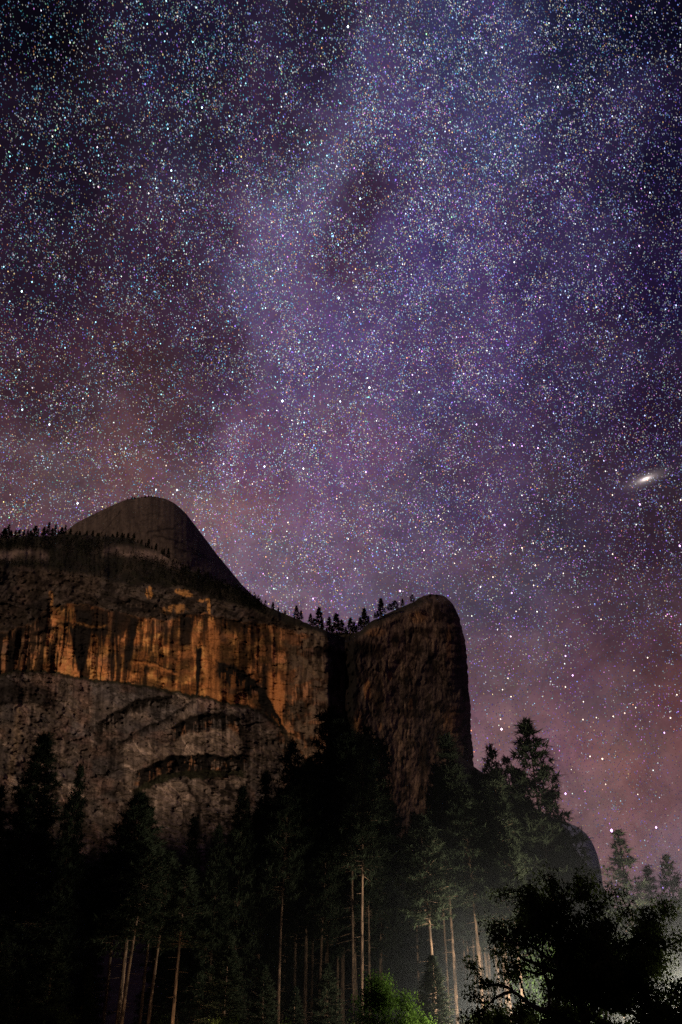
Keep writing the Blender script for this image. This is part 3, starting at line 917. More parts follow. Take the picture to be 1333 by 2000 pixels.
MAIN = [
    (6, 1540, 90, 118, 'fir', 'dark fir cut by the left edge of the picture'),
    (92, 1438, 150, 128, 'fir', 'tall dark spire tree second from the left edge'),
    (155, 1498, 90, 138, 'fir', 'slim dark fir just right of the tall left spire tree'),
    (284, 1553, 150, 116, 'bare', 'broad dark conical tree over the cluster of bare leaning trunks'),
    (380, 1598, 70, 140, 'fir', 'narrow dark fir below the pale lower slab of the cliff'),
    (432, 1612, 80, 128, 'fir', 'small dark fir at the right foot of the pale slab'),
    (478, 1540, 90, 134, 'fir', 'dark fir beginning the tall forest mass beside the pale slab'),
    (565, 1440, 100, 146, 'pine', 'ragged pine silhouetted on the arch foot of the cliff'),
    (520, 1512, 100, 140, 'fir', 'dark fir left of the ragged pine under the arch foot'),
    (606, 1480, 100, 138, 'pine', 'pine between the ragged pine and the central tall pair'),
    (641, 1388, 155, 150, 'pine', 'tall pine rising in front of the black gully'),
    (692, 1414, 150, 140, 'pine', 'tall bushy pine with faint olive foliage at the forest centre'),
    (668, 1424, 150, 152, 'pine', 'pine with its top merged between the two tallest at the forest centre'),
    (716, 1426, 125, 154, 'pine', 'dim pine just behind the bushy one at the forest centre'),
    (757, 1545, 80, 150, 'pine', 'lower pine sloping off the right side of the central mass'),
    (588, 1500, 100, 144, 'pine', 'pine right beside the ragged pine left of centre'),
    (735, 1444, 112, 146, 'pine', 'pine on the right shoulder of the central forest mass'),
    (808, 1588, 64, 150, 'fir', 'small pointed fir in the gap under the rock column'),
    (872, 1440, 140, 138, 'fir', 'large layered fir in front of the rock column'),
    (955, 1454, 105, 148, 'sky', 'narrow pine against the sky just right of the rock column'),
    (988, 1481, 100, 150, 'sky', 'short topped pine between two sky lit pines on the right'),
    (1041, 1406, 165, 134, 'sky', 'tallest open branched pine against the starry sky on the right'),
    (928, 1506, 95, 156, 'fir', 'dark fir tucked against the right foot of the rock column'),
    (972, 1503, 100, 158, 'sky', 'dense dark pine filling behind two narrow sky lit pines'),
    (1006, 1506, 105, 156, 'fir', 'dark fir close on the left of the tallest sky lit pine'),
    (1072, 1548, 95, 150, 'sky', 'ragged pine close on the right of the tallest sky lit pine'),
    (1092, 1612, 85, 140, 'fir', 'low dark fir in front of the left end of the distant dome'),
    (1012, 1540, 90, 142, 'pine', 'lower pine half hidden behind the tallest sky lit pine'),
    (1210, 1624, 115, 118, 'sky', 'lone pine top behind the oak against pink sky'),
    (1270, 1690, 90, 126, 'sky', 'hazy pine top second from the right edge'),
    (1303, 1672, 95, 128, 'sky', 'hazy pointed pine top nearest the right edge'),
    (1336, 1735, 80, 122, 'pine', 'hazy pine cut by the right edge behind the oak'),
]
SHORT = [' '.join(m_[5].split()[:9]) for m_ in MAIN]
for (px, top_, w, Y_, kd, lb) in MAIN:
    tree_top(px, top_, w, Y_, kd, lb, name='fir_tree' if kd in ('fir', 'bare') else 'pine_tree')

# tall bare stems that show between the crowns: px at picture height 1900
STEMS = [
    (212, 118, 1690, 'bare leaning stem lit orange, leftmost of the lower left cluster', None),
    (240, 112, 1668, 'bare lit stem second in the lower left cluster', None),
    (250, 104, 1640, 'thick dark stem in the middle of the lower left cluster', None),
    (284, 122, 1655, 'slim pale edged stem in the right half of the lower left cluster', None),
    (300, 110, 1662, 'bare lit stem at the right end of the lower left cluster', None),
    (346, 100, 1690, 'reddish stem beside the glowing foliage at lower left', None),
    (548, 132, 1530, 'slim stem with pale green lit foot left of centre', None),
    (610, 140, 1520, 'stem with broken orange patches left of the red lit trunk', None),
    (658, 146, 1470, 'thin dim stem between orange patched trunks at centre', None),
    (690, 128, 1470, 'dark stem with orange foot beside the red lit trunk', None),
    (706, 120, 1440, 'red orange lit trunk at the forest centre', None),
    (803, 150, 1625, 'thin dim stem above the bright green tree', None),
    (824, 152, 1640, 'dim stem right above the bright green tree', None),
    (873, 124, 1490, 'trunk with orange lit patches right of the bright green tree', None),
    (886, 118, 1510, 'dark trunk beside the orange patched one on the right', None),
    (923, 142, 1565, 'thin white lit stem left of the brightest trunk', None),
    (935, 112, 1535, 'dark trunk with one long bright lit edge at right centre', None),
    (957, 126, 1600, 'short lit orange stem beside the oak edge', None),
    (968, 122, 1530, 'dark trunk just left of the oak', None),
    (1001, 114, 1500, 'orange lit trunk seen through the left side of the oak', None),
]
for i_, px in enumerate((846, 860, 866, 894, 901, 909, 916, 928, 945, 951, 976, 985, 992, 1016, 1030, 838, 815, 640, 625, 722)):
    STEMS.append((px, 106 + (i_ * 37) % 40, 1590 + (i_ * 53) % 90, 'thin stem in the stand of dim trunks lit from the right', 'thin stems in the lit stand'))
for (px, Y_, tp, lb, gr) in STEMS:
    p = at3(px, 1900, Y_)
    H_ = float(at(px, tp, Y_)[2])
    put_tree('pine_tree', 'tall', p.x, Y_, H_, 6.0 + (px * 7 % 10) / 5, lb, gr)

# the mass behind: every tree its own object
FILL_GROUPS = (
    ((-120, 200), 16, 'dark pines massed at the left of the valley floor'),
    ((330, 640), 22, 'dark pines massed left of the forest centre'),
    ((600, 860), 20, 'dark pines massed at the forest centre'),
    ((840, 1100), 18, 'dim pines standing behind the lit trunks at right'),
    ((1080, 1450), 14, 'hazy pines standing behind the oak'),
)
LIM = [(-120, 1590), (30, 1600), (70, 1560), (160, 1590), (190, 1700), (240, 1720), (330, 1700), (400, 1660), (450, 1620), (490, 1575), (560, 1520), (620, 1470), (700, 1475),
       (745, 1530), (770, 1640), (830, 1650), (850, 1560), (920, 1560), (950, 1540), (1010, 1530), (1070, 1640), (1110, 1720), (1200, 1760), (1333, 1780), (1450, 1800)]
rg = random.Random(5)
LBG = {}
for (a_, b_), n_, gr in FILL_GROUPS:
    for i in range(n_):
        px = a_ + (b_ - a_) * (i + rg.random()) / n_
        lim = float(pl(px, LIM)) + 15
        tp = lim + abs(rg.gauss(0, 55))
        Y_ = rg.uniform(150, 225)
        kd = rg.choice(['fir', 'pine', 'pine', 'fir'])
        if px > 1080 or 840 < px < 1010:
            Y_ = rg.uniform(140, 200)
        mp_ = min(MAIN, key=lambda q: abs(q[0] - px) + .2 * abs(q[1] - tp))
        dx = px - mp_[0]
        rel = 'right behind' if abs(dx) < 14 else ('just left of' if dx > -34 else 'further left of') if dx < 0 else ('just right of' if dx < 34 else 'further right of')
        lb = 'dim %s%s %s the %s' % ('low ' if tp > 1680 else '', kd, rel, SHORT[MAIN.index(mp_)])
        gr = LBG.setdefault(lb, gr)
        tree_top(px, tp, rg.uniform(75, 120), Y_, kd, lb, gr, 'fir_tree' if kd == 'fir' else 'pine_tree')


YOUNG = [(1150, 106, 3.6), (1120, 112, 4.5), (1060, 108, 3.0), (903, 104, 5), (845, 98, 10), (760, 112, 8), (640, 108, 10), (575, 112, 8), (515, 104, 9.5), (440, 100, 12), (410, 108, 8), (160, 112, 10), (95, 104, 12), (40, 100, 9), (-20, 96, 12), (1215, 118, 9), (1320, 112, 12), (985, 120, 7.5), (700, 120, 7)]
YL = {845: 'rounded young fir right behind the bright green tree', 1320: 'young fir at the right edge behind the second oak', 903: 'young fir between the green tree and the lit trunks', -20: 'young fir in the bottom left corner', 440: 'taller young fir under the left forest mass'}
for (px, Y_, H_) in YOUNG:
    p = at3(px, 1950, Y_)
    lb = YL.get(px)
    put_tree('young_fir_tree', 'fir', p.x, Y_, H_, H_ * .55, lb or 'young dark fir low between the tall trunks', None if lb else 'young firs low between the trunks')

# ------------------------------------------------------------------ small conifers on the rims
def ridge_tree(seed, H=16.0, r=3.2, bushy=False):
    rng = np.random.default_rng(seed)
    n_ = 190
    f = rng.uniform(.06, 1, n_)
    a = rng.uniform(0, 6.28, n_)
    L = r * ((1 - f) ** .8 if not bushy else np.sqrt(np.clip(1 - (2 * f - .9) ** 2, .02, 1))) * rng.uniform(.3, 1.0, n_) * (1 + .25 * np.sin(f * 26 + seed))
    cen = np.stack([np.cos(a) * L, np.sin(a) * L, f * H - .12 * L], -1)
    dr = np.stack([np.cos(a) * .9, np.sin(a) * .9, -.15 + .7 * f], -1)
    V, F = needles(cen, dr, np.full(n_, 1.5), 3, .26, rng, .5)
    z = np.linspace(0, 1, 5)
    VT, FT = tube(np.stack([0 * z, 0 * z, z * H], -1), .28 * (1 - z) + .03, 5)
    return mesh_np('crown', V, F, M_RIDGE), mesh_np('trunk', VT, FT, M_BARK2, True)


RT = [ridge_tree(s) for s in (21, 22, 23, 24)]
RB = [ridge_tree(s, 9, 4.2, True) for s in (31, 32)]
_rc = [0]


def put_ridge(px, base, hpx, Y, label, group, bushy=False, wid=1.0, name='conifer'):
    p = at3(px, base + 2, Y)
    s = hpx / FPX * math.hypot(Y, p.z) * 1.08
    _rc[0] += 1
    cm, tm = (RB if bushy else RT)[_rc[0] % (2 if bushy else 4)]
    h0 = 9.0 if bushy else 16.0
    e = empty(name, p, _rc[0] * 1.7)
    tag(e, label, 'shrub' if bushy else 'tree', group)
    for nm_, me_ in (('trunk', tm), ('crown', cm)):
        o_ = link(nm_, me_, e)
        o_.scale = (s / h0 * wid, s / h0 * wid, s / h0)
    return e


NOTCH = [(533, 1190, 15), (544, 1195, 10), (557, 1200, 10), (579, 1207, 24), (588, 1209, 17), (607, 1218, 20), (613, 1220, 14), (623, 1226, 38), (643, 1234, 28),
         (650, 1236, 15), (657, 1236, 38), (668, 1237, 26), (676, 1238, 14), (685, 1236, 29), (692, 1236, 22), (704, 1231, 22), (712, 1228, 36), (720, 1219, 14), (733, 1213, 12),
         (745, 1208, 32), (738, 1211, 12), (787, 1189, 14), (630, 1230, 16), (697, 1234, 14)]
NL = {579: 'broad conifer at the left start of the notch skyline', 623: 'tallest conifer on the left side of the notch', 657: 'thin tall conifer in the middle of the notch',
      712: 'gappy tall conifer at the right side of the notch', 745: 'pointed conifer highest on the rock column shoulder', 643: 'conifer just right of the tallest in the notch', 685: 'paired conifer tops right of the notch middle', 787: 'tiny conifer below the top of the rock column'}
for (px, b_, h_) in NOTCH:
    lb = NL.get(px)
    b_ -= 7 if px > 730 else 3 if px > 700 else 0
    put_ridge(px, b_, h_ * 1.05, 955 + (15 if px < 640 else 60 if px < 700 else 20), lb or 'small dark conifer on the notch skyline between cliff and column', None if lb else 'small conifers along the notch skyline', wid=1.35)
for (px, b_, h_, w) in ((762, 1199, 12, 1), (772, 1196, 15, 1.1), (806, 1182, 13, .8), (841, 1166, 5, 1), (853, 1164, 4, 1.2)):
    put_ridge(px, b_ - (9 if px < 830 else 1), h_, 985, {762: 'left of two round shrubs on the column shoulder', 772: 'larger of two round shrubs on the column shoulder', 806: 'dark tuft standing alone near the column top'}.get(px, 'tiny shrub on the very top of the rock column'),
              None if px < 830 else 'tiny shrubs on the column top', True, w, 'shrub')
LEFT = [(-20, 1056, 26), (-8, 1056, 22), (4, 1054, 24), (11, 1054, 30), (19, 1054, 26), (28, 1052, 18), (36, 1052, 27), (44, 1050, 20), (52, 1050, 17), (60, 1049, 14), (66, 1048, 20), (74, 1047, 15),
        (84, 1046, 18), (92, 1046, 27), (99, 1046, 18), (104, 1046, 20), (112, 1046, 13), (120, 1046, 16), (127, 1046, 19), (138, 1046, 14)]
for (px, b_, h_) in LEFT:
    lb = {11: 'tallest conifer at the left end of the skyline', 36: 'tall conifer near the left end of the rim skyline', 92: 'spiky conifer standing out left of the dome'}.get(px)
    put_ridge(px + rg.uniform(-2, 2), b_, h_ * rg.uniform(.75, 1.25), 1175, lb or 'dark conifer in the row on the left rim skyline', None if lb else 'conifers in a row on the left rim', wid=rg.uniform(.8, 1.6))
for px in range(146, 336, 8):
    b_ = float(pl(px, [(140, 1054), (200, 1056), (250, 1058), (310, 1080), (336, 1092)]))
    put_ridge(px + rg.uniform(-3, 3), b_, rg.uniform(12, 23), 1185, 'dark conifer in the tree band at the foot of the dome', 'conifers in the band below the dome')
for px in range(344, 524, 9):
    b_ = float(pl(px, WALL_TOP)) + 6
    put_ridge(px + rg.uniform(-3, 3), b_, rg.uniform(9, 19), 1120, 'small conifer on the slope below the right side of the dome', 'conifers down the right flank of the dome')
for (px, b_, h_) in ((249, 976, 5), (258, 974, 7), (263, 973, 4), (277, 972, 5), (284, 971, 4), (290, 971, 6), (297, 971, 4), (303, 971, 3)):
    put_ridge(px, b_, h_, 1700, 'tiny tree on the bald summit of the dome', 'tiny trees on the dome summit', h_ < 5, 1.3)
for (px, b_, h_) in ((1104, 1607, 5), (1122, 1614, 4), (1137, 1622, 8), (1112, 1610, 4), (1129, 1618, 5), (1095, 1603, 6)):
    put_ridge(px, b_, h_, 2950, 'tiny tree on the crest of the bluish distant dome', 'tiny trees on the distant dome')

# the wooded slope itself: too many to count
rng = np.random.default_rng(40)
Vs, Fs, o_ = [], [], 0
pick = [(rng.uniform(-40, 520), rng.uniform(0, 1)) for _ in range(1500)]
for px, f in pick:
    hi = float(pl(px, WALL_TOP)) + 6
    lo = float(pl(px, RIM)) + 2
    q = hi + (lo - hi) * f
    if 200 < px < 350 and abs(q - float(pl(px, [(195, 1074), (250, 1074), (300, 1085), (350, 1106)]))) < 8: continue
    if px < 95 and abs(q - 1087) < 9: continue
    # depth from the sheet (same march): nearest row
    ci = int(np.clip((px + 260) / 936 * (nc - 1), 0, nc - 1))
    Yc = WALL_Y[:, ci]
    ri = int(np.argmin(np.abs(WALL_Q[:, ci] - q)))
    p = at3(px, q, Yc[ri])
    h = rng.uniform(7, 14) * (1.0 if f < .5 else .7)
    k_ = 14
    fz = rng.uniform(.05, 1, k_)
    a = rng.uniform(0, 6.28, k_)
    L = h * .2 * (1 - fz) * rng.uniform(.5, 1, k_)
    cen = np.stack([np.cos(a) * L, np.sin(a) * L, fz * h], -1) + np.array(p)
    V, F = needles(cen, np.stack([np.cos(a), np.sin(a), .2 + 0 * a], -1), np.full(k_, h * .13), 2, .3, rng, .5)
    Vs.append(V); Fs.append(F + o_); o_ += len(V)
if Vs:
    me = mesh_np('slope_forest', np.vstack(Vs), np.vstack(Fs), M_RIDGE)
    tag(link('slope_forest', me), 'dark scrubby forest covering the slope between cliff rim and dome', 'forest', None, 'stuff')


# ------------------------------------------------------------------ broadleaf trees
def broadleaf(seed, H, R, n_limb, leaves, leaf, bark, lmat, base=.22, squash=.75, clump=.9):
    rng = np.random.default_rng(seed)
    parts, tips = [], []

    def grow(p, d, L, r, lev):
        s = np.linspace(0, 1, 6)[:, None]
        w = rng.normal(0, .16, 3) * L
        w2 = rng.normal(0, .10, 3) * L
        pts = p + d * L * s + w * s ** 2 + w2 * np.sin(s * 5) * .5
        parts.append(tube(pts, np.linspace(r, r * .55, 6), 7 if lev < 2 else 4))
        e = pts[-1]
        if lev >= 2:
            tips.extend([pts[3], pts[4], e])
        if lev == 4:
            return
        for k_ in range(rng.integers(2, 4) if lev else n_limb):
            nd = d * (.75 if lev else .55) + rng.normal(0, .55 if lev else .75, 3)
            nd[2] = nd[2] * squash + .12
            nd /= np.linalg.norm(nd)
            grow(e if rng.random() < .7 or not lev else pts[3], nd, L * rng.uniform(.6, .85) if lev else H * .3, r * .6, lev + 1)
    grow(np.zeros(3), np.array([rng.normal(0, .08), rng.normal(0, .08), 1.]), H * base, H * .032, 0)
    T = np.array(tips)
    cxy = T[:, :2].mean(0)
    rr = np.hypot(*(T[:, :2] - cxy).T)
    sxy = R / np.percentile(rr, 92)
    szz = H * .96 / T[:, 2].max()
    sc = np.array([sxy, sxy, szz])
    VT, FT = join([(V * sc, F) for V, F in parts])
    T = T * sc
    # leafy clumps round the twig ends
    ncl = len(T)
    per_c = max(4, leaves // ncl)
    csz = clump * rng.uniform(.5, 1.3, ncl)
    dirs = rng.normal(0, 1, (ncl, per_c, 3))
    dirs /= np.linalg.norm(dirs, axis=-1, keepdims=True)
    cen = (T[:, None] + dirs * csz[:, None, None] * rng.uniform(.15, 1, (ncl, per_c, 1)) ** .5 * np.array([1, 1, .7])).reshape(-1, 3)
    d, b_, c_ = rot_basis(rng.normal(0, 1, cen.shape) + np.array([0, 0, .3]))
    L = leaf * rng.uniform(.6, 1.3, (len(cen), 1))
    V = np.stack([cen - d * L, cen + b_ * L * .55 + c_ * L * .12, cen + d * L, cen - b_ * L * .55 + c_ * L * .12], 1).reshape(-1, 3)
    F = np.arange(len(V)).reshape(-1, 4)
    return mesh_np('trunk', VT, FT, bark, True), mesh_np('crown', V, F, lmat)


def put_broad(name, me2, px, Y, label, cat='tree', rz=0.0, group=None, sc=1.0):
    p = at3(px, 1990, Y)
    e = empty(name, (p.x, Y, -.3), rz)
    tag(e, label, cat, group)
    for nm_, m_ in zip(('trunk', 'crown'), me2):
        o_ = link(nm_, m_, e)
        o_.scale = (sc, sc, sc)
    return e


OAK = broadleaf(51, 11.4, 6.0, 6, 34000, .12, M_BARK2, M_OAK, clump=.85)
OAK2 = broadleaf(52, 10.6, 6.3, 6, 34000, .13, M_BARK2, M_OAK, clump=.95)
put_broad('oak_tree', OAK, 1150, 57, 'big dark spreading oak in the lower right foreground', rz=.4)
put_broad('oak_tree', OAK2, 1308, 60, 'dark oak cut by the right edge beside the big oak', rz=2.0)
ALDER = broadleaf(57, 7.4, 2.8, 7, 26000, .11, M_BARK2, M_SHRUB, base=.16, clump=1.25)
put_broad('alder_tree', ALDER, 782, 82, 'small round tree with bright green lit leaves at bottom centre', rz=1.0)
BUSH = broadleaf(54, 4.2, 2.6, 5, 9000, .12, M_BARK2, M_OAK, base=.08)
for (px, Y_, s_, lb) in ((356, 88, .95, 'small bush with yellow lit leaves at the bottom left of centre'), (1050, 70, 1.1, 'dark bush under the left side of the oak'), (905, 92, 1.2, 'dark bush between the green tree and the oak'),
                         (470, 95, 1.1, 'dark bush at the bottom under the forest mass'), (590, 100, 1.0, 'dark bush left of the bright green tree'), (60, 90, 1.3, 'dark bush in the bottom left corner'),
                         (1150, 119, 1.2, 'lit bush glimpsed through the oak at the bottom'), (1318, 122, 1.4, 'pale lit bush in the bottom right corner'), (1008, 64, 1.2, 'dark bush at the lower left fringe of the oak'), (1080, 116, 1.2, 'lit bush low behind the oak trunk'), (690, 104, 1.0, 'dim bush at the foot of the red lit trunk')):
    put_broad('bush', BUSH, px, Y_, lb, 'bush', rz=px * .37, sc=s_)


put_broad('alder_tree', ALDER, 1134, 116, 'yellow green lit tree glimpsed through the gap in the oak crown', rz=2.2, sc=1.85)
put_broad('alder_tree', ALDER, 1225, 150, 'dim lit broadleaf tree seen through the right side of the oak', rz=4.2, sc=1.6)

# ------------------------------------------------------------------ lamps hidden low among the trees
def new_emit(name, col, s):
    m, t, o = new_mat(name)
    e = node(t, 'ShaderNodeEmission')
    e.inputs['Color'].default_value = (*col, 1)
    e.inputs['Strength'].default_value = s
    t.links.new(e.outputs[0], o.inputs['Surface'])
    return m


M_IRON, t_, o_ = new_mat('lamp_iron')
b_ = node(t_, 'ShaderNodeBsdfPrincipled')
b_.inputs['Base Color'].default_value = (.03, .03, .03, 1)
b_.inputs['Roughness'].default_value = .5
t_.links.new(b_.outputs[0], o_.inputs['Surface'])


def lamp(px, Y, h, power, col, label):
    p = at3(px, 2040, Y)
    e = empty('path_lamp', (p.x, Y, -.25))
    tag(e, label, 'lamp')
    z = np.array([0, .12, .13, .8, 1.0]) * h
    V, F = tube(np.stack([0 * z, 0 * z, z], -1), np.array([.12, .12, .05, .045, .045]), 10)
    link('post', mesh_np('post', V, F, M_IRON, True), e)
    z = np.array([0, .03, .3, .33]) + h
    V, F = tube(np.stack([0 * z, 0 * z, z], -1), np.array([.05, .11, .11, .05]), 12)
    gl = link('globe', mesh_np('globe', V, F, new_emit('lamp_glass', col, 3.0), True), e)
    z = np.array([.33, .36, .46]) + h
    V, F = tube(np.stack([0 * z, 0 * z, z], -1), np.array([.2, .19, .02]), 12)
    link('cap', mesh_np('cap', V, F, M_IRON, True), e)
    ld = bpy.data.lights.new('lamp_light', 'POINT')
    ld.energy = power
    ld.color = col
    ld.shadow_soft_size = .25
    lo = bpy.data.objects.new('lamp_light', ld)
    COL.objects.link(lo)
    lo.parent = e
    lo.location = (0, 0, h + .9)
    return e


lamp(1356, 102, 2.1, 70000, (1.0, .90, .70), 'path lamp hidden low behind the oak at the right edge')
lamp(972, 100, 1.7, 18000, (1.0, .95, .74), 'path lamp hidden low in the lit stand of trunks')
lamp(912, 84, 1.5, 4500, (1.0, .9, .66), 'path lamp hidden low beside the bright green tree')
lamp(378, 95, 1.6, 1000, (1.0, .74, .44), 'path lamp hidden low behind the lower left stems')

# ------------------------------------------------------------------ stars
R_SKY = 20000.0
PXM = R_SKY / (FPX / 1333 * 682)          # metres that one picture pixel spans out there
M_STARS, t_, o_ = new_mat('starlight')
e_ = node(t_, 'ShaderNodeEmission')
a_ = node(t_, 'ShaderNodeAttribute', attribute_name='tint')
t_.links.new(a_.outputs['Color'], e_.inputs['Color'])
t_.links.new(e_.outputs[0], o_.inputs['Surface'])
M_STARS.cycles.emission_sampling = 'NONE'
M_STAR, t_, o_ = new_mat('bright_starlight')
e_ = node(t_, 'ShaderNodeEmission')
a_ = node(t_, 'ShaderNodeObjectInfo')
t_.links.new(a_.outputs['Color'], e_.inputs['Color'])
t_.links.new(e_.outputs[0], o_.inputs['Surface'])
M_STAR.cycles.emission_sampling = 'NONE'

rng = np.random.default_rng(77)


def star_colors(px, py, n):
    """star hue drifts from cyan white at upper left to violet on the right and warm white low down"""
    pal = np.array([[.45, .85, 1.0], [.75, .9, 1.0], [1, 1, 1], [1, .88, .62], [1, .66, .5], [.62, .5, 1.0], [.95, .62, 1.0], [.55, .68, 1.0], [.7, 1.0, .8]])
    fx, fy = np.clip(px / 1333, 0, 1), np.clip(py / 1300, 0, 1)
    w = np.stack([1.5 * (1 - fx) * (1.15 - fy), 1.2 + 0 * fx, 1.5 + 0 * fx, (.55 + .5 * fy) * (1 - .55 * fx), (.15 + .65 * fy) * (1 - .4 * fx), .45 + 1.5 * fx * (.4 + .6 * fy), .15 + .8 * fx * fy + .3 * fy, .9 * fx + .4 - .3 * fy, .45 * (1 - fx) * (1 - .7 * fy)], -1)
    c_ = np.cumsum(np.clip(w, 0.01, 9), -1)
    k_ = (rng.random((n, 1)) * c_[:, -1:] > c_).sum(-1)
    return pal[k_] ** 2.3 * 1.12 * rng.uniform(.85, 1.1, (n, 3))


_sk = np.array(SKY, float)


def density(px, py):
    px, py = np.asarray(px, float), np.asarray(py, float)
    wx = px + 60 * (fbm(px / 70, py / 70, 4, 2, .6) - .5)
    wy = py + 60 * (fbm(px / 70, py / 70, 4, 6, .6) - .5)
    num, den = 0, 0
    for q in _sk:
        w = 1.0 / ((wx - q[0]) ** 2 + (wy - q[1]) ** 2 + 55.0 ** 2) ** 2
        num = num + w * q[4]
        den = den + w
    d = .26 + 1.1 * np.clip(num / den / 100 - .12, 0, 1.2) ** 1.25
    d *= 1 - .55 * sstep(1000, 1560, py)
    d *= .62 + .76 * sstep(.32, .68, fbm(px / 34, py / 34, 4, 5, .6))
    return np.clip(d, .05, 1.5) / 1.5


def scatter(n, p=1.0):
    px, py = rng.uniform(-450, 1783, n), rng.uniform(-300, 1900, n)
    d = density(px, py) ** p
    k_ = rng.random(n) < d
    return px[k_], py[k_]


def star_mesh(name, px, py, rad, col, kind):
    n = len(px)
    x, y, z = rays(px, py)
    D = np.stack([x, y, z], -1)
    D /= np.linalg.norm(D, axis=-1, keepdims=True)
    d, b, c_ = rot_basis(D)
    # trailing by the turning sky stretches every star a little
    ang = math.radians(78) + (px - 666) * .0004 + rng.normal(0, .08, n)
    ca, sa = np.cos(ang)[:, None], np.sin(ang)[:, None]
    ax, ay = ca * b + sa * c_, -sa * b + ca * c_
    el = (1.25 + .5 * sstep(900, 100, py))[:, None]
    r = rad[:, None] / np.linalg.norm(np.stack([x, y, z], -1), axis=-1, keepdims=True) ** 1.4 * 1.08
    C = D * R_SKY
    V = np.stack([C + ax * r * el, C + ay * r, C - ax * r * el, C - ay * r, C + d * r, C - d * r], 1)
    f = np.array([[0, 1, 5], [1, 2, 5], [2, 3, 5], [3, 0, 5], [1, 0, 4], [2, 1, 4], [3, 2, 4], [0, 3, 4]]) if kind == 8 else np.array([[0, 1, 5], [1, 2, 5], [2, 3, 5], [3, 0, 5]])
    F = (np.arange(n)[:, None, None] * 6 + f[None]).reshape(-1, 3)
    me = mesh_np(name, V.reshape(-1, 3), F, M_STARS, False, np.repeat(col, 6, 0))
    return me


px, py = scatter(600000)
fl = .135 * (1 - rng.random(len(px))) ** -.62
fl = np.clip(fl, 0, .95)
dim = (1 - .35 * sstep(1000, 1500, py)) * (.55 + .75 * density(px, py))
col = star_colors(px, py, len(px)) * (fl * dim)[:, None]
me1 = star_mesh('faint_stars', px, py, rng.uniform(.36, .5, len(px)) * PXM, col, 4)
tag(link('faint_stars', me1), 'thousands of faint stars dusting the whole night sky', 'stars', None, 'stuff')
px, py = scatter(30000, .6)
fl = np.clip(.34 * (1 - rng.random(len(px))) ** -.6, 0, 2.2)
fl *= .6 + .7 * density(px, py)
col = star_colors(px, py, len(px)) * fl[:, None]
rad = rng.uniform(.40, .60, len(px)) * (1 + .2 * sstep(900, 100, py) * sstep(900, 200, px))
me2 = star_mesh('small_stars', px, py, rad * PXM, col, 8)
tag(link('small_stars', me2), 'small clear stars sprinkled across the whole night sky', 'stars', None, 'stuff')

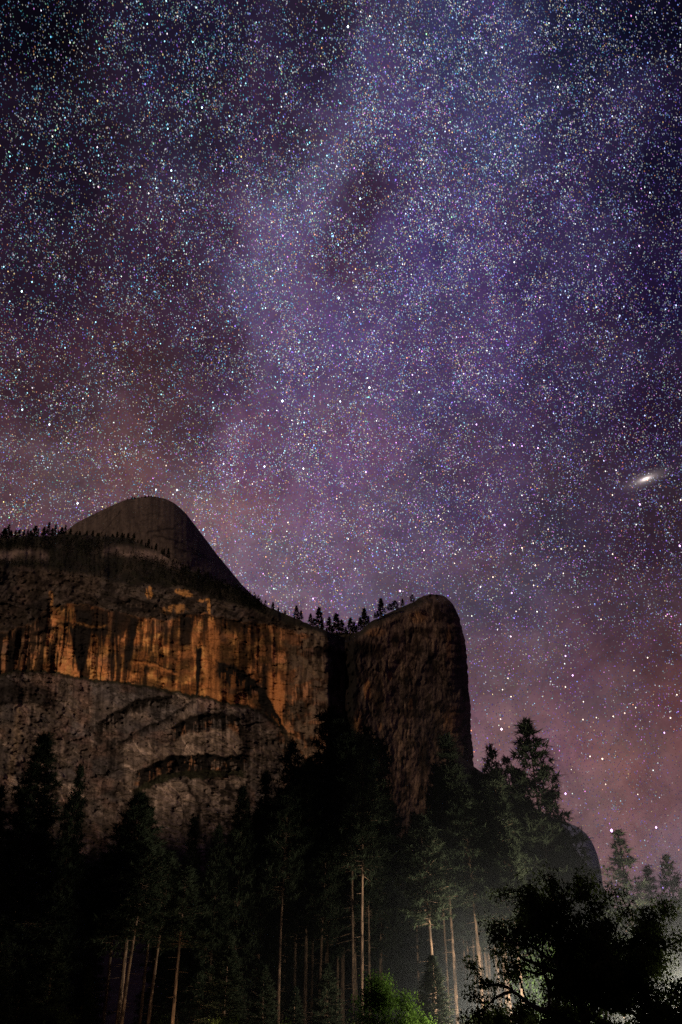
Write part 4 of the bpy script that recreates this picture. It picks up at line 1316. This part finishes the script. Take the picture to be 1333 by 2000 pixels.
# the stars that stand out, each on its own
bm_v = np.array([[1, 0, 0], [-1, 0, 0], [0, 1, 0], [0, -1, 0], [0, 0, 1.35], [0, 0, -1.35]], float)
bm_f = np.array([[0, 2, 4], [2, 1, 4], [1, 3, 4], [3, 0, 4], [2, 0, 5], [1, 2, 5], [3, 1, 5], [0, 3, 5]])
SM = mesh_np('star', bm_v, bm_f, M_STAR, True)
VIO, BLU, WHT, ORG, CYA, PNK = (.62, .22, 1.0), (.55, .75, 1.0), (1, 1, 1), (1, .62, .3), (.4, .9, 1.0), (1, .55, .8)
KNOWN = [
    (1195, 1622, 1.9, VIO, 'brightest violet star low on the right above the oak'), (1282, 1616, 1.3, VIO, 'violet star low near the right edge above the lone pine'),
    (980, 1424, 1.5, PNK, 'pink violet star right of the rock column over the narrow pine'), (1105, 1550, 1.3, VIO, 'violet star right of the tallest sky lit pine'),
    (1177, 1482, 1.1, ORG, 'orange star inside the loose star cluster at lower right'), (782, 1154, 1.3, VIO, 'violet star just above the top of the rock column'),
    (612, 1169, 1.1, VIO, 'violet star just above the notch skyline'), (1119, 1319, 1.2, VIO, 'lower of two violet stars right of the rock column'),
    (1105, 1281, 1.1, VIO, 'upper of two violet stars right of the rock column'), (986, 1025, 1.2, VIO, 'violet star high above the right side of the rock column'),
    (1250, 985, 1.3, VIO, 'violet star just below the small galaxy'), (1328, 1066, 1.3, VIO, 'violet star on the right edge below the galaxy'),
    (662, 582, 1.5, CYA, 'bright blue white star near the middle of the sky'), (552, 783, 1.7, BLU, 'bright blue star left of the middle above the notch'),
    (722, 757, 1.5, WHT, 'bright white star right of the bright blue one mid sky'), (665, 784, 1.2, BLU, 'pale star between the bright blue and bright white ones'),
    (819, 766, 1.2, BLU, 'blue star at the right end of the mid sky trio'), (806, 732, 1.0, VIO, 'violet blue star above the mid sky trio'),
    (931, 829, 1.1, VIO, 'violet star alone right of the middle of the sky'), (1004, 869, 1.2, VIO, 'left one of the row of three violet stars left of the galaxy'), (1051, 875, 1.1, VIO, 'right one of the row of three violet stars left of the galaxy'),
    (1020, 871, .9, VIO, 'middle one of the row of three violet stars left of the galaxy'),
    (517, 911, 1.4, BLU, 'blue white star above the right side of the dome'), (346, 957, 1.3, BLU, 'blue star just above the dome summit'), (152, 983, 1.4, BLU, 'blue star over the left shoulder of the dome'),
    (305, 956, 1.0, WHT, 'right one of three small stars on the dome top'), (43, 569, 1.3, CYA, 'cyan star high near the left edge'), (715, 922, 1.2, VIO, 'violet star above the notch far up'), (593, 915, 1.2, WHT, 'white star over the slope right of the dome'),
    (44, 800, 1.2, CYA, 'cyan star near the left edge in the lower sky'), (97, 829, 1.2, BLU, 'blue star above the left rim trees'), (680, 52, 1.4, BLU, 'blue star at the top beside the dark rift'), (1249, 480, 1.1, VIO, 'blue violet star upper right of the sky'),
    (1090, 170, 1.2, BLU, 'blue star in the upper right sky'), (1005, 512, .9, WHT, 'white star right of the milky band'), (704, 388, 1.3, CYA, 'blue star inside the dark rift of the milky band'), (395, 210, 1.2, CYA, 'cyan star in the upper left sky'), (335, 333, 1.2, CYA, 'cyan white star in the left part of the sky'),
    (857, 1007, 0.9, ORG, 'faint orange star above the rock column'), (1046, 1104, 1.0, ORG, 'orange star in the right half above the pines'), (1020, 1070, .9, ORG, 'orange star left of another orange star at right'), (1310, 1402, 1.0, ORG, 'yellow orange star by the reddish right edge'),
    (1298, 1431, 1.0, VIO, 'violet star below the yellow orange one at the right edge'), (939, 1146, 1.0, PNK, 'pink star right of the rock column top'), (1000, 1158, 1.1, VIO, 'violet pink star right of the rock column top'), (998, 1243, 1.0, PNK, 'pink star right of the column shoulder'),
]


def star(px, py, r, col, s, label, group=None):
    d = unit(px, py)
    o = bpy.data.objects.new('star', SM)
    COL.objects.link(o)
    o.location = d * R_SKY * .99
    o.rotation_euler = (d.to_track_quat('-Y', 'Z')).to_euler()
    o.scale = (r * PXM,) * 3
    o.color = (col[0] * s, col[1] * s, col[2] * s, 1)
    tag(o, label, 'star', group)


for (px, py, r, c_, lb) in KNOWN:
    star(px, py, r * .62, [.35 + .65 * v for v in c_] if c_ is not VIO else (.80, .45, 1.0), 3.2 + r, lb)
used = [(k_[0], k_[1]) for k_ in KNOWN]
nb = 0
r2 = np.random.default_rng(9)
NAMES = {0: ('bright cyan white star among faint stars in the left sky', 'bright cyan white stars'), 1: ('bright blue white star in the right part of the sky', 'bright blue white stars'), 2: ('clear warm white star low in the sky', 'warm white stars low in the sky')}
while nb < 240:
    px, py = r2.uniform(0, 1333), r2.uniform(0, 1560)
    if r2.random() > density(np.array([px]), np.array([py]))[0] * 1.2 + .25:
        continue
    if py > 960 and px < 930 and py > 1140 - 0.0 * px or (px < 560 and py > 950) or (px < 930 and py > 1150):
        continue
    kk = 2 if py > 900 else (0 if px < 667 else 1)
    c_ = {0: (.55, .9, 1.0), 1: (.66, .74, 1.0), 2: (1, .86, .74)}[kk]
    star(px, py, r2.uniform(.45, .66), [v ** 1.6 for v in c_], r2.uniform(1.6, 3.6), *NAMES[kk])
    nb += 1

# the loose star cluster at lower right and small knots in the milky band
# ------------------------------------------------------------------ the galaxy
c0, c1 = unit(1262, 936), unit(1316, 914)
ctr = c0 * R_SKY * .985
major = (c1 * R_SKY * .985 - ctr)
Lm = major.length
major.normalize()
minor = c0.cross(major).normalized()
tilt = (minor * .30 + c0 * .95).normalized()      # a disc seen nearly edge on
n_r, n_a = 20, 48
V, F = [], []
rr_ = np.linspace(0, 1, n_r)
aa = np.linspace(0, 2 * np.pi, n_a, endpoint=False)
RR, AA = np.meshgrid(rr_, aa, indexing='ij')
V = np.stack([RR * np.cos(AA), RR * np.sin(AA), .02 * (1 - RR)], -1).reshape(-1, 3)
i = np.arange(n_r * n_a).reshape(n_r, n_a)
F = np.stack([i[:-1], i[1:], np.roll(i, -1, 1)[1:], np.roll(i, -1, 1)[:-1]], -1).reshape(-1, 4)
mg, t_, o_ = new_mat('galaxy_light')
tc = node(t_, 'ShaderNodeTexCoord').outputs['Object']
ln = node(t_, 'ShaderNodeVectorMath', operation='LENGTH')
t_.links.new(tc, ln.inputs[0])
r_ = ln.outputs['Value']
core = math_n(t_, 'MULTIPLY', math_n(t_, 'EXPONENT', math_n(t_, 'MULTIPLY', r_, -15.0)), 4.0)
halo = math_n(t_, 'MULTIPLY', math_n(t_, 'POWER', math_n(t_, 'SUBTRACT', 1.0, math_n(t_, 'MINIMUM', r_, 1.0)), 2.2), .21)
em = node(t_, 'ShaderNodeEmission')
em.inputs['Color'].default_value = (1, .84, .78, 1)
t_.links.new(math_n(t_, 'ADD', core, halo), em.inputs['Strength'])
trn = node(t_, 'ShaderNodeBsdfTransparent')
ad = node(t_, 'ShaderNodeAddShader')
t_.links.new(em.outputs[0], ad.inputs[0])
t_.links.new(trn.outputs[0], ad.inputs[1])
t_.links.new(ad.outputs[0], o_.inputs['Surface'])
mg.cycles.emission_sampling = 'NONE'
go = link('galaxy', mesh_np('galaxy', V, F, mg, True))
from mathutils import Matrix
third = major.cross(tilt).normalized()
mw = Matrix((major * Lm * 1.2, tilt * Lm * 1.3, third * Lm)).transposed().to_4x4()
mw.translation = ctr
go.matrix_world = mw
tag(go, 'small tilted oval galaxy with a glowing core at the right of the sky', 'galaxy')

# ------------------------------------------------------------------ camp smoke drifting low between the trunks
ms, t_, o_ = new_mat('campfire_smoke')
pv = node(t_, 'ShaderNodeVolumePrincipled')
pv.inputs['Color'].default_value = (.86, .90, 1.0, 1)
pv.inputs['Anisotropy'].default_value = 0.2
g = node(t_, 'ShaderNodeNewGeometry').outputs['Position']
sx = node(t_, 'ShaderNodeSeparateXYZ')
t_.links.new(g, sx.inputs[0])
n = node(t_, 'ShaderNodeTexNoise')
n.inputs['Scale'].default_value = .045
n.inputs['Detail'].default_value = 3
t_.links.new(g, n.inputs['Vector'])
lump = node(t_, 'ShaderNodeMapRange')
lump.inputs['From Min'].default_value = .36
lump.inputs['From Max'].default_value = .66
t_.links.new(n.outputs[0], lump.inputs['Value'])
fall = math_n(t_, 'EXPONENT', math_n(t_, 'MULTIPLY', sx.outputs['Z'], -1 / 11.0))
topf = math_n(t_, 'MINIMUM', 1.0, math_n(t_, 'MULTIPLY', math_n(t_, 'MAXIMUM', 0.0, math_n(t_, 'SUBTRACT', 40.0, sx.outputs['Z'])), .1))
SMOKE_D = 0.0062
smx = node(t_, 'ShaderNodeMapRange', interpolation_type='SMOOTHSTEP')
smx.inputs['From Min'].default_value = -2.0
smx.inputs['From Max'].default_value = 17.0
smx.inputs['To Min'].default_value = 0.10
t_.links.new(sx.outputs['X'], smx.inputs['Value'])
fall = math_n(t_, 'MULTIPLY', fall, smx.outputs[0])
dn = math_n(t_, 'MULTIPLY', math_n(t_, 'MULTIPLY', lump.outputs[0], fall), math_n(t_, 'MULTIPLY', topf, SMOKE_D))
t_.links.new(dn, pv.inputs['Density'])
t_.links.new(pv.outputs[0], o_.inputs['Volume'])
x0, x1, y0, y1, z0, z1 = -75, 120, 84, 240, -1.5, 45
V = np.array([[x, y, z] for z in (z0, z1) for y in (y0, y1) for x in (x0, x1)], float)
F = np.array([[0, 2, 3, 1], [4, 5, 7, 6], [0, 1, 5, 4], [2, 6, 7, 3], [0, 4, 6, 2], [1, 3, 7, 5]])
so = link('smoke', mesh_np('smoke', V, F, ms))
tag(so, 'thin lamp lit camp smoke drifting low among the trunks', 'smoke', None, 'stuff')
